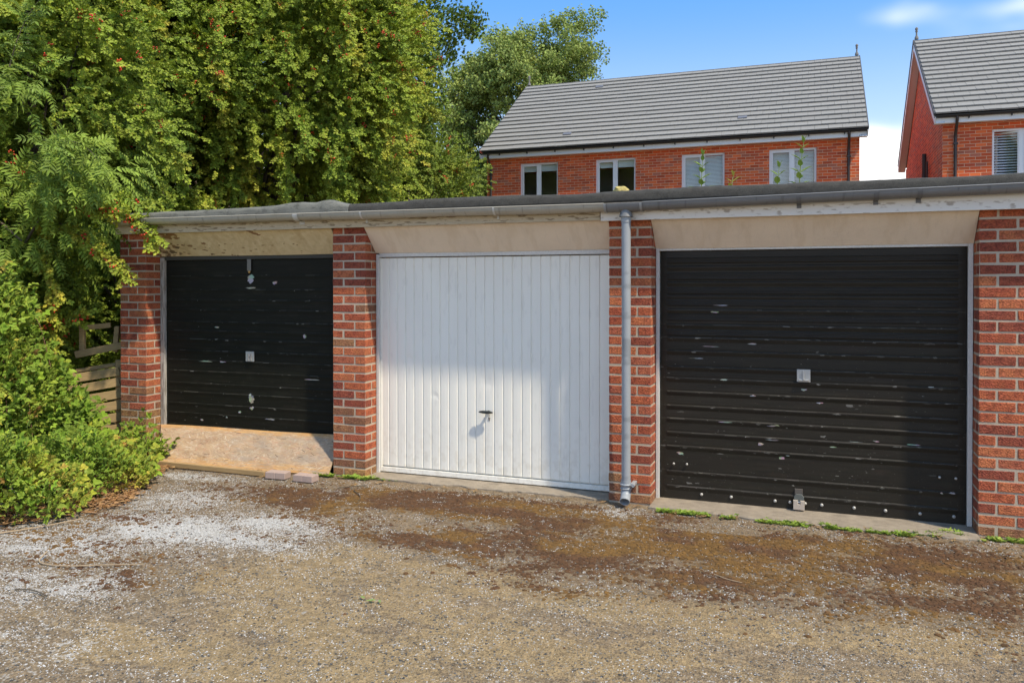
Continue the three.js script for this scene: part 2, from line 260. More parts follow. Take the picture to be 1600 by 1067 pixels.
// thresholds in front of the doors, with a broken front edge
for (const [x0, x1, zf, s] of [[PX[1] + 0.33, PX[2] - 0.003, -0.02, 3], [PX[2] + 0.33, PX[3] - 0.003, 0.10, 9]]) {
  const sh = new THREE.Shape(); sh.moveTo(x0, 0.3); const n = 60;
  for (let i = 0; i <= n; i++) sh.lineTo(lerp(x0, x1, i / n), -(zf + (fbm(i / 4 + s * 9, s, 4) - 0.5) * 0.10 + 0.02 * Math.sin(i / n * Math.PI)));
  sh.lineTo(x1, 0.3); sh.closePath();
  const g = new THREE.ExtrudeGeometry(sh, { depth: 0.05, bevelEnabled: true, bevelSize: 0.006, bevelThickness: 0.006, bevelSegments: 1 }).rotateX(-Math.PI / 2).translate(0, -0.042, 0);
  part('threshold', boxUV(g), concrete, garage);
}
// sloping boards over the doors
const peelTex = canvasTex(1024, 128, (g, w, h) => {
  const r = rng(42); g.fillStyle = 'rgb(226,208,170)'; g.fillRect(0, 0, w, h);
  for (let k = 0; k < 300; k++) { g.fillStyle = `rgba(${r() < 0.6 ? '200,178,138' : '236,222,190'},0.22)`; g.beginPath(); g.ellipse(r() * w, r() * h, 8 + r() * 40, 3 + r() * 12, r() * 3, 0, 7); g.fill(); }
  const chip = (x, y, s, col) => { g.fillStyle = col; g.beginPath(); const n = 11; for (let i = 0; i < n; i++) { const a = i / n * 6.283, q = s * (0.45 + 0.8 * r()); g.lineTo(x + 1.7 * q * Math.cos(a), y + 0.7 * q * Math.sin(a)); } g.fill(); };
  for (let k = 0; k < 70; k++) { const u = Math.pow(r(), 2.6); chip(u * w * 0.8, h * (0.5 + 0.5 * r()), 2 + r() * 9 * (1 - u * 0.7), ['rgb(150,118,84)', 'rgb(128,104,78)', 'rgb(172,146,110)'][k % 3]); }
  for (let k = 0; k < 26; k++) chip(r() * w * 0.14, r() * h, 4 + r() * 13, ['rgb(142,112,82)', 'rgb(116,98,74)'][k % 2]);
  for (let k = 0; k < 14; k++) chip(60 + r() * 120, 8 + r() * 26, 7 + r() * 8, 'rgb(158,122,84)');
  for (let k = 0; k < 5; k++) chip(600 + k * 9, 8 + k * 5, 8, 'rgb(150,116,84)');
  for (let k = 0; k < 90; k++) { g.strokeStyle = `rgba(120,96,70,${0.2 + 0.3 * r()})`; g.lineWidth = 0.8; g.beginPath(); const x = r() * w, y = r() * h; g.moveTo(x, y); g.lineTo(x + 8 + r() * 30, y + (r() - 0.5) * 5); g.stroke(); }
});
const peelPaint = mat(C(0.9, 0.87, 0.80), 0.8, { map: peelTex });
for (const [k, x0, x1] of [[0, PX[0] + 0.329, PX[1] - 0.002], [1, PX[1] + 0.329, PX[2] - 0.002], [2, PX[2] + 0.329, PX[3] - 0.002]]) {
  const zt = 0.035, yt = 2.17, zb = -0.175, yb = 1.945, n = new THREE.Vector2(yt - yb, -(zt - zb)).normalize();
  const pr = [[zb, yb], [zt, yt], [zt - 0.02 * n.x, yt - 0.02 * n.y + 0.03], [zb - 0.03, yb + 0.0]];
  const g = sweep([pr[0], pr[1], pr[2], pr[3], pr[0]], x0, x1, 24, (x, j) => [0.002 * Math.sin(x * 3), 0]).toNonIndexed(); g.computeVertexNormals();
  if (!k) { const u = g.attributes.uv; for (let i = 0; i < u.count; i++) u.setXY(i, (u.getX(i) - x0) / (x1 - x0), u.getY(i) / 0.31); }
  part('lintel_board', g, k ? creamPaint : peelPaint, garage, k ? undefined : 'cream board with peeling paint over the left door');
}
// fascia boards
part('fascia_board', span(-6.35, -1.52, 2.157, 2.285, 0.045, 0.07, 0.003), agedBoard, garage, 'stained cream fascia board');
part('fascia_board', span(-1.515, 4.25, 2.150, 2.29, 0.045, 0.07, 0.003), whiteBoard, garage, 'white fascia board with brown grime under the gutter');
part('soffit', span(-6.35, 4.25, 2.172, 2.182, -0.02, 0.045), creamPaint, garage);
// roof deck, felt and rolled front edge
part('roof_deck', [span(-6.36, 4.25, 2.256, 2.335, -5.25, 0.04)], feltDark, garage);
{
  const prof = [[0.03, 2.285], [0.088, 2.283], [0.094, 2.30], [0.092, 2.34], [0.082, 2.362], [0.06, 2.374], [0.02, 2.376], [-0.10, 2.355], [-0.35, 2.338]];
  const wob = (s, amp) => (x, t) => [(fbm(x * 3 + s, t * 2, 4) - 0.5) * amp * (0.3 + t) , (fbm(x * 5 + s + 20, t * 3, 4) - 0.5) * amp * 0.9];
  const w1 = wob(3, 0.028), w2 = wob(40, 0.022);
  const lump = (x) => 0.040 * Math.exp(-(((x + 3.93) / 0.13) ** 2)) + 0.026 * Math.exp(-(((x + 4.25) / 0.22) ** 2));
  part('felt_edge', sweep(prof, -6.345, -3.72, 140, (x, t) => { const l = w1(x, t), b = lump(x); return [l[0] - 0.012 + b * sstep(0.2, 0.7, t), l[1] + 0.35 * b]; }), feltGrey, garage, 'worn smooth grey roofing felt');
  part('felt_edge', sweep(prof.map(([z, y]) => [z - 0.004, y]), -3.86, 4.27, 260, (x, t) => { const l = w2(x, t); const tear = -0.010 * sstep(-3.1, -3.2, x) - 0.012 * Math.exp(-(((x + 1.75) / 0.16) ** 2)) * t; return [l[0] + tear + 0.004 * sstep(-1.6, -1.4, x), l[1]]; }), feltDark, garage, 'dark gritty roofing felt');
}
// gutters: pale half round to the left of the outlet, dark grey to the right; both fall to the outlet
const GZ = 0.127, GR = 0.056;
const gy = (x) => (x < -1.31 ? lerp(2.268, 2.288, (-1.31 - x) / 5) : lerp(2.268, 2.306, (x + 1.31) / 3));
const gl = part('gutter', sweep(gutterProfile(GZ, 0, GR), -6.30, -1.45, 40, (x) => [gy(x) + 0.003 * Math.sin(x * 4), 0]), gutterPale, garage, 'weathered beige half round gutter');
const gr = part('gutter', sweep(gutterProfile(GZ, 0, GR), -1.18, 4.25, 40, (x) => [gy(x), 0]), gutterDark, garage, 'dark grey half round gutter');
for (const [q, a, b, m] of [[gl, -6.30, -1.46, gutterPale], [gr, -1.17, 4.25, gutterDark]]) part('lip', tube([0, 0.25, 0.5, 0.75, 1].map((t) => { const x = lerp(a, b, t); return [x, gy(x) + 0.001, GZ + GR - 0.002]; }), 0.0055, 40, 8), m, q);
const clipPale = mat(C(0.55, 0.53, 0.48), 0.5);
const bracket = (x, m, parent, w = 0.026) => part('bracket', [sweep(gutterProfile(GZ, 0, GR + 0.004, 0.006), x - w / 2, x + w / 2, 1, () => [gy(x), 0]), span(x - w / 2, x + w / 2, gy(x) - 0.085, gy(x) - 0.04, 0.069, 0.078)], m, parent);
for (const x of [-5.9, -4.2, -3.55, -2.35]) bracket(x, clipPale, gl, x === -4.2 ? 0.05 : 0.018);
for (const x of [-0.09, 0.40, 0.66, 1.75, 3.0]) bracket(x, mat(C(0.13, 0.13, 0.13), 0.5), gr, 0.03);
const outlet = part('gutter_outlet', [sweep(gutterProfile(GZ, 0, GR + 0.004, 0.005), -1.46, -1.17, 2, () => [gy(-1.31), 0]), new THREE.CylinderGeometry(0.038, 0.052, 0.05, 20, 1, true).translate(-1.305, gy(-1.3) - 0.072, GZ)], gutterDark, garage);
for (const x of [-1.455, -1.185]) part('clip', sweep(gutterProfile(GZ, 0, GR + 0.008, 0.006), x - 0.009, x + 0.009, 1, () => [gy(x), 0]), mat(C(0.30, 0.30, 0.29), 0.5), outlet);
// downpipe with its shoe and clip
const dp = sub('downpipe', garage, 'grey plastic rainwater pipe on the brick pier');
part('pipe', tube([[-1.305, 2.20, GZ], [-1.305, 1.95, GZ - 0.004], [-1.307, 1.0, 0.105], [-1.312, 0.145, 0.085]], 0.034, 40, 22), pipeGrey, dp);
part('collar', new THREE.CylinderGeometry(0.037, 0.037, 0.05, 22).translate(-1.305, 2.155, GZ), pipeGrey, dp);
{
  const c = new THREE.CatmullRomCurve3([[-1.312, 0.20, 0.085], [-1.312, 0.13, 0.085], [-1.31, 0.085, 0.105], [-1.306, 0.05, 0.155]].map((p) => new THREE.Vector3(...p)));
  const o = new THREE.TubeGeometry(c, 20, 0.0375, 22), i = new THREE.TubeGeometry(c, 20, 0.0335, 22);
  const end = c.getPointAt(1), dir = c.getTangentAt(1), rim = new THREE.TorusGeometry(0.0365, 0.0035, 8, 24).applyQuaternion(new THREE.Quaternion().setFromUnitVectors(new THREE.Vector3(0, 0, 1), dir)).translate(end.x, end.y, end.z);
  part('shoe', [o, i, rim], pipeGrey, dp);
  part('clip', [new THREE.TorusGeometry(0.040, 0.007, 8, 28).rotateX(Math.PI / 2).translate(-1.312, 0.165, 0.087), new THREE.TorusGeometry(0.040, 0.005, 8, 28).rotateX(Math.PI / 2).translate(-1.312, 0.135, 0.087), span(-1.275, -1.245, 0.152, 0.178, 0.0, 0.105, 0.004), new THREE.CylinderGeometry(0.012, 0.012, 0.03, 10).rotateX(Math.PI / 2).translate(-1.25, 0.166, 0.115)], pipeGrey, dp);
}

// ------------------------------------------------------------------ the doors
const ZD = -0.205;
function doorFrame(x0, x1, top, m, left, right, hm = m) {
  const f = sub('door_frame', garage);
  part('jamb', span(x0, x0 + left, 0.0, top, ZD - 0.03, ZD + 0.028, 0.003), m, f); part('jamb', span(x1 - right, x1, 0.0, top, ZD - 0.03, ZD + 0.028, 0.003), m, f);
  part('head', span(x0 + left, x1 - right, top - 0.025, top + 0.012, ZD - 0.03, ZD + 0.022, 0.003), hm, f);
}
// 1 and 3: black doors pressed with level ribs, flutes between them
function ribbed(x0, x1, ribs, flutes, y0, y1, edge, D) {
  const z = (y) => { let d = 0; for (const r of ribs) { const t = y - r; if (t > -0.004 && t < 0.010) d = Math.max(d, D * Math.min(1, (0.010 - t) / 0.004)); else if (t >= 0.010 && t < 0.022) d -= 0.2 * D * (1 - (t - 0.010) / 0.012); else if (t <= -0.004 && t > -0.03) d = Math.max(d, D * (t + 0.03) / 0.026); }
    for (const [a, b] of flutes) if (y > a && y < b) d += 0.0035 * (0.5 + 0.5 * Math.cos((y - a) / 0.0095 * 2 * Math.PI)) + 0.004; return d; };
  const xs = [x0, x0 + 0.002, x0 + edge, x0 + edge + 0.006]; const inner = 24; for (let i = 1; i < inner; i++) xs.push(lerp(x0 + edge + 0.006, x1 - edge - 0.006, i / inner)); xs.push(x1 - edge - 0.006, x1 - edge, x1 - 0.002, x1);
  const ys = []; for (let y = y0; y < y1; y += 0.0026) ys.push(y); ys.push(y1);
  const pos = [], uv = [], idx = [], m = ys.length;
  xs.forEach((x, i) => ys.forEach((y) => { const flat = i < 3 || i > xs.length - 4, d = flat ? 0 : z(y); const buckle = flat ? 0 : 0.002 * (fbm(x * 2, y * 2, 3) - 0.5); pos.push(x, y, ZD + ((i === 0 || i === xs.length - 1) ? -0.012 : d + buckle)); uv.push((x - x0) / (x1 - x0), (y - y0) / (y1 - y0)); }));
  for (let i = 0; i < xs.length - 1; i++) for (let j = 0; j < m - 1; j++) { const a = i * m + j, b = a + m; idx.push(a, b, a + 1, a + 1, b, b + 1); }
  const g = new THREE.BufferGeometry(); g.setAttribute('position', new THREE.Float32BufferAttribute(pos, 3)); g.setAttribute('uv', new THREE.Float32BufferAttribute(uv, 2)); g.setIndex(idx); g.computeVertexNormals(); return g;
}
// worn black paint: bare metal where it has flaked; pale rib strokes are painted-in dusty highlights
function flaked(seed, ribs, y0, y1, W, blobs, tint, amount, lowOnly) {
  return canvasTex(2048, 2048, (g, w, h) => {
    const r = rng(seed), X = (x) => x / W * w, Y = (y) => h - (y - y0) / (y1 - y0) * h, grey = () => { const v = 92 + r() * 70; return `rgba(${v | 0},${(v * 0.98) | 0},${(v * 0.93) | 0},${0.35 + 0.5 * r()})`; };
    g.fillStyle = `rgb(${tint.join()})`; g.fillRect(0, 0, w, h);
    for (let k = 0; k < 900; k++) { g.fillStyle = `rgba(${r() < 0.5 ? '64,58,48' : '14,13,11'},${0.05 + 0.1 * r()})`; g.beginPath(); g.ellipse(r() * w, r() * h, 20 + r() * 160, 2 + r() * 14, 0, 0, 7); g.fill(); }
    for (let k = 0; k < 240; k++) { g.fillStyle = `rgba(${r() < 0.6 ? '92,84,70' : '70,52,40'},${0.02 + 0.05 * r()})`; g.beginPath(); g.ellipse(r() * w, r() * h, 10 + r() * 90, 4 + r() * 30, (r() - 0.5) * 0.3, 0, 7); g.fill(); }
    const chip = (x, y, a, b, col) => { g.fillStyle = col; g.beginPath(); const n = 9 + Math.floor(r() * 6); for (let i = 0; i < n; i++) { const t = i / n * 6.283, q = 0.4 + 0.75 * r(); g.lineTo(x + a * q * Math.cos(t), y + b * q * Math.sin(t)); } g.fill(); };
    for (const rb of ribs) { let x = 0; while (x < w) { const L = 6 + r() * r() * 160; if (r() < 0.62 * amount) { const v = 70 + r() * 60; g.fillStyle = `rgba(${v | 0},${(v * 0.97) | 0},${(v * 0.9) | 0},${0.25 + 0.4 * r()})`; g.fillRect(x, Y(rb + 0.006) - 2 + r() * 2, L, 3 + r() * 3); } if (r() < 0.10 * amount) chip(x, Y(rb + 0.004) + r() * 10, 5 + r() * 26, 3 + r() * 6, grey()); x += L; } }
    const patch = Array.from({ length: 26 }, () => [r() * w, r() * r()]); for (let k = 0; k < 300 * amount; k++) { const y = lowOnly ? y0 + (y1 - y0) * Math.pow(r(), 1.5) : lerp(y0, y1, 0.02 + 0.75 * Math.pow(r(), 0.9)); const big = r() < 0.07, pc = patch[k % 26], x = r() < 0.65 ? pc[0] + (r() + r() - 1) * 130 : r() * w, yy = r() < 0.65 ? Y(lerp(y0, y1, 0.05 + 0.7 * pc[1])) + (r() + r() - 1) * 50 : Y(y); chip(x, yy, big ? 10 + r() * 24 : 1.5 + r() * r() * 16, big ? 4 + r() * 9 : 1 + r() * r() * 5, grey()); }
    for (let k = 0; k < 1100 * amount; k++) { g.fillStyle = `rgba(${r() < 0.2 ? '110,48,34' : '140,134,122'},${0.2 + 0.4 * r()})`; g.fillRect(r() * w, Y(lerp(y0, y1, Math.pow(r(), 1.4) * 0.8)), 1 + r() * 7, 1 + r() * 2.5); }
    for (let k = 0; k < 26; k++) { g.strokeStyle = `rgba(130,124,112,${0.12 + 0.25 * r()})`; g.lineWidth = 1 + r(); g.beginPath(); const x = r() * w, y = Y(lerp(y0, y1, r() * 0.45)); g.moveTo(x, y); g.quadraticCurveTo(x + 30 * (r() - 0.5), y + 30 * r(), x + 60 * (r() - 0.5), y + 40 * (r() - 0.3)); g.stroke(); }
    for (const [x, y, a, b] of blobs) { for (let q = 0; q < 4; q++) chip(X(x) + (r() - 0.5) * X(a), Y(y) + (r() - 0.5) * 900 * b, X(a) * (0.5 + 0.5 * r()), 1000 * b * (0.5 + 0.4 * r()), `rgba(${142 + r() * 50 | 0},${141 + r() * 48 | 0},${134 + r() * 46 | 0},${0.7 + 0.3 * r()})`); }
  });
}
{ // left: dull black, its foot closed with a leaning board
  const x0 = PX[0] + 0.33, x1 = PX[1] - 0.003; doorFrame(x0, x1, 1.935, frameWorn, 0.05, 0.03, mat(C(0.05, 0.047, 0.038), 0.8));
  const ribs = [1.75, 1.619, 1.52, 1.426, 1.307, 1.22, 1.139, 1.027, 0.934, 0.828, 0.709, 0.622, 0.51, 0.416, 0.30, 0.2, 0.1], a = x0 + 0.052, b = x1 - 0.032, y1 = 1.908;
  const d = sub('garage_door', garage, 'dull black ribbed door with pale paint chips'), X = (x) => x - a;
  const tex = flaked(7, ribs, 0.015, y1, b - a, [[X(-4.98), 1.73, 0.05, 0.05], [X(-4.97), 1.64, 0.06, 0.012], [X(-4.70), 1.69, 0.03, 0.02], [X(-5.36), 1.26, 0.035, 0.012], [X(-4.37), 1.20, 0.016, 0.03], [X(-4.97), 0.60, 0.03, 0.05], [X(-4.96), 0.50, 0.025, 0.02], [X(-5.5), 0.93, 0.09, 0.009], [X(-5.3), 0.93, 0.03, 0.009], [X(-4.3), 0.80, 0.09, 0.009], [X(-5.1), 0.46, 0.02, 0.012], [X(-5.55), 0.36, 0.02, 0.012], [X(-5.25), 0.4, 0.02, 0.012], [X(-4.75), 0.41, 0.06, 0.01]], [26, 26, 19], 0.55, true);
  part('door_panel', ribbed(a, b, ribs, [], 0.015, y1, 0.03, 0.0035), new THREE.MeshPhysicalMaterial({ roughness: 0.62, map: tex, specularIntensity: 0.35 }), d);
  const pl = part('lock_plate', span(-5.02, -4.925, 0.945, 1.04, ZD + 0.008, ZD + 0.017, 0.003), steel, d);
  part('latch', [span(-4.99, -4.978, 0.955, 1.02, ZD + 0.017, ZD + 0.024), span(-4.962, -4.95, 0.955, 1.02, ZD + 0.017, ZD + 0.024), span(-4.978, -4.962, 0.985, 0.995, ZD + 0.017, ZD + 0.024)], frameWorn, pl);
  part('hasp_strap', span(-5.0, -4.955, 1.80, 1.925, ZD + 0.012, ZD + 0.018, 0.002), mat(C(0.16, 0.15, 0.13), 0.6), d);
  part('hasp_bolt', new THREE.SphereGeometry(0.013, 12, 8).scale(1, 1, 0.6).translate(-4.975, 1.79, ZD + 0.016), mat(C(0.5, 0.3, 0.1), 0.5, { metalness: 0.5 }), d);
}
{ // middle: white with upright pressed pans
  const x0 = PX[1] + 0.33, x1 = PX[2] - 0.003; doorFrame(x0, x1, 1.935, frameWhite, 0.028, 0.028);
  const a = x0 + 0.033, b = x1 - 0.033, y0 = 0.022, y1 = 1.902, n = 25, w = (b - a) / n, d = sub('garage_door', garage, 'white steel door with upright ribs');
  const prof = []; for (let i = 0; i < n; i++) { const x = a + i * w; prof.push([x + 0.006, 0.0], [x + w * 0.5, 0.0012], [x + w - 0.010, 0.0], [x + w - 0.0035, -0.0085], [x + w + 0.0015, -0.0085]); }
  prof.unshift([a, 0]); prof[prof.length - 1][0] = b;
  const dents = [[-3.30, 1.02, 0.03, 0.006], [-3.05, 0.71, 0.022, 0.005], [-2.4, 1.25, 0.03, 0.005], [-2.55, 0.85, 0.05, 0.004], [-2.15, 1.0, 0.03, 0.004]];
  const pos = [], uv = [], idx = [], NY = 46;
  for (const [x, z] of prof) for (let j = 0; j <= NY; j++) { const y = lerp(y0 + 0.055, y1, j / NY); let q = z + 0.0022 * (fbm(x * 1.4, y * 1.1, 3) - 0.5); for (const [ex, ey, er, ed] of dents) q -= ed * Math.exp(-(((x - ex) / er) ** 2 + ((y - ey) / er) ** 2)); pos.push(x, y, ZD + q); uv.push((x - a) / (b - a), (y - y0) / (y1 - y0)); }
  for (let i = 0; i < prof.length - 1; i++) for (let j = 0; j < NY; j++) { const p = i * (NY + 1) + j, q = p + NY + 1; idx.push(p, q, p + 1, p + 1, q, q + 1); }
  let g = new THREE.BufferGeometry(); g.setAttribute('position', new THREE.Float32BufferAttribute(pos, 3)); g.setAttribute('uv', new THREE.Float32BufferAttribute(uv, 2)); g.setIndex(idx); g = g.toNonIndexed(); g.computeVertexNormals();
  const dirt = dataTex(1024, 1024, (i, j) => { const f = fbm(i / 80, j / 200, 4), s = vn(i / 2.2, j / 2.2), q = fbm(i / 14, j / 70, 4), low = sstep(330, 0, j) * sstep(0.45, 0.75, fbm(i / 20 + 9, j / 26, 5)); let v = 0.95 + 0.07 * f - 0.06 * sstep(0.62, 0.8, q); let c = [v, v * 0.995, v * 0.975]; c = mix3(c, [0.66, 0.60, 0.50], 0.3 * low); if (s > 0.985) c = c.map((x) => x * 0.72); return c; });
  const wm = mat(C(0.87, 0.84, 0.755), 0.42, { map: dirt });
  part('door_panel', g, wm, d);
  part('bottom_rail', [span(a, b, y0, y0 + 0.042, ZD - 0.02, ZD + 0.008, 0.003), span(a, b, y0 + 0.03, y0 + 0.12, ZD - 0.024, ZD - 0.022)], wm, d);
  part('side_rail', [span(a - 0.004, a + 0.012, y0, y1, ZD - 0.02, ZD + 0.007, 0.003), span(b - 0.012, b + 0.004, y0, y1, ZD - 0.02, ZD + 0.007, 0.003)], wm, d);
  const hd = part('handle', [new THREE.SphereGeometry(1, 20, 12).scale(0.066, 0.013, 0.016).translate(-2.553, 0.604, ZD + 0.05), new THREE.CylinderGeometry(0.011, 0.013, 0.05, 12).rotateX(Math.PI / 2).translate(-2.545, 0.60, ZD + 0.022)], mat(C(0.022, 0.024, 0.02), 0.35), d);
  part('lock', [new THREE.CylinderGeometry(0.008, 0.008, 0.008, 12).rotateX(Math.PI / 2).translate(-2.540, 0.548, ZD + 0.003), span(-2.545, -2.535, 0.525, 0.542, ZD - 0.002, ZD + 0.004, 0.001), new THREE.CylinderGeometry(0.004, 0.004, 0.008, 8).rotateX(Math.PI / 2).translate(-2.540, 0.569, ZD + 0.002)], mat(C(0.2, 0.17, 0.13), 0.5), hd);
}
let door3;
{ // right: black, ribbed, flutes between the ribs, rivets along the foot
  const x0 = PX[2] + 0.33, x1 = PX[3] - 0.003; doorFrame(x0, x1, 1.952, frameWhite, 0.026, 0.03);
  const ribs = [1.80, 1.68, 1.575, 1.47, 1.355, 1.256, 1.154, 1.032, 0.944, 0.84, 0.731, 0.631, 0.524, 0.418, 0.223, 0.11], a = x0 + 0.03, b = x1 - 0.034, y0 = 0.008, y1 = 1.922;
  const flutes = [[1.828, 1.872], [1.705, 1.755], [1.595, 1.643], [1.505, 1.552], [1.39, 1.44], [1.275, 1.32]], d = door3 = sub('garage_door', garage, 'black ribbed door with flaking paint and a padlock at its foot'), X = (x) => x - a;
  const px = (u, v) => [(u - 1257) / 229 - 0.057, 1.0 - (v - 587) / 214];
  const spots = [[1257, 609, 0.02, 0.012], [1282, 629, 0.02, 0.008], [1175, 622, 0.02, 0.008], [1210, 668, 0.045, 0.009], [1188, 698, 0.022, 0.014], [1205, 691, 0.05, 0.005], [1223, 719, 0.025, 0.016], [1232, 714, 0.02, 0.005], [1051, 722, 0.028, 0.016], [1130, 667, 0.05, 0.006], [1425, 685, 0.045, 0.005], [1367, 683, 0.025, 0.005], [1340, 686, 0.06, 0.002], [1303, 696, 0.025, 0.006], [1110, 489, 0.04, 0.009], [1125, 478, 0.06, 0.006], [1175, 539, 0.04, 0.008], [1105, 545, 0.06, 0.004], [1129, 598, 0.035, 0.010], [1080, 565, 0.05, 0.004], [1448, 597, 0.02, 0.004], [1478, 752, 0.02, 0.010], [1463, 754, 0.012, 0.008]].map(([u, v, p, q]) => { const [x, y] = px(u, v); return [X(x), y, p, q]; });
  part('door_panel', ribbed(a, b, ribs, flutes, y0, y1, 0.05, 0.007), new THREE.MeshPhysicalMaterial({ roughness: 0.46, specularIntensity: 0.5, map: flaked(21, ribs.slice(3), y0, y1, b - a, spots, [41, 37, 30], 1, false) }), d);
  const pl = part('lock_plate', span(-0.105, -0.012, 0.955, 1.047, ZD + 0.010, ZD + 0.018, 0.002), steel, d);
  part('latch', [span(-0.066, -0.052, 0.97, 1.036, ZD + 0.018, ZD + 0.030, 0.003), span(-0.095, -0.022, 0.963, 0.975, ZD + 0.018, ZD + 0.028, 0.003)], steel, pl);
  const rv = new THREE.SphereGeometry(0.012, 12, 6, 0, Math.PI * 2, 0, Math.PI / 2).rotateX(Math.PI / 2), rm = mat(C(0.46, 0.44, 0.40), 0.5, { metalness: 0.3 });
  for (const x of [-0.79, -0.57, -0.255, -0.150, -0.045, 0.068, 0.285, 0.49, 0.71, 0.92]) { const o = part('rivet', rv, rm, d); o.position.set(x, 0.064, ZD + 0.0005); }
  for (const [x, y] of [[-1.0, 0.285], [-0.90, 0.288], [0.83, 0.33], [0.93, 0.33]]) { const o = part('bolt', rv, rm, d); o.position.set(x, y, ZD + 0.008); o.scale.setScalar(0.8); }
  part('hasp', [span(-0.118, -0.062, 0.085, 0.17, ZD + 0.002, ZD + 0.012, 0.003)], mat(C(0.10, 0.085, 0.07), 0.6), d);
}
{ // the padlock hangs on the hasp
  const k = thing('padlock', 'steel block padlock hanging at the foot of the right black door', 'padlock', [-0.088, 0.028, ZD + 0.036]);
  const sh = new THREE.Shape([[-0.036, 0], [0.036, 0], [0.036, 0.060], [0.013, 0.060], [0.013, 0.036], [-0.010, 0.036], [-0.010, 0.062], [-0.036, 0.062]].map((p) => new THREE.Vector2(...p)));
  part('body', boxUV(new THREE.ExtrudeGeometry(sh, { depth: 0.024, bevelEnabled: true, bevelSize: 0.003, bevelThickness: 0.003, bevelSegments: 2 }).translate(0, 0, -0.012)), mat(C(0.52, 0.44, 0.36), 0.5, { metalness: 0.3 }), k);
  part('shackle', new THREE.CylinderGeometry(0.005, 0.005, 0.05, 12).rotateZ(Math.PI / 2).translate(0.002, 0.050, 0), mat(C(0.7, 0.7, 0.68), 0.25, { metalness: 0.9 }), k);
  part('guard', boxUV(new THREE.ExtrudeGeometry(new THREE.Shape([[-0.032, 0.055], [0.033, 0.055], [0.033, 0.086], [0.018, 0.104], [-0.016, 0.104], [-0.032, 0.088]].map((p) => new THREE.Vector2(...p))), { depth: 0.014, bevelEnabled: true, bevelSize: 0.002, bevelThickness: 0.002, bevelSegments: 1 }).translate(0, 0, -0.022)), mat(C(0.12, 0.13, 0.12), 0.5, { metalness: 0.3 }), k);
}
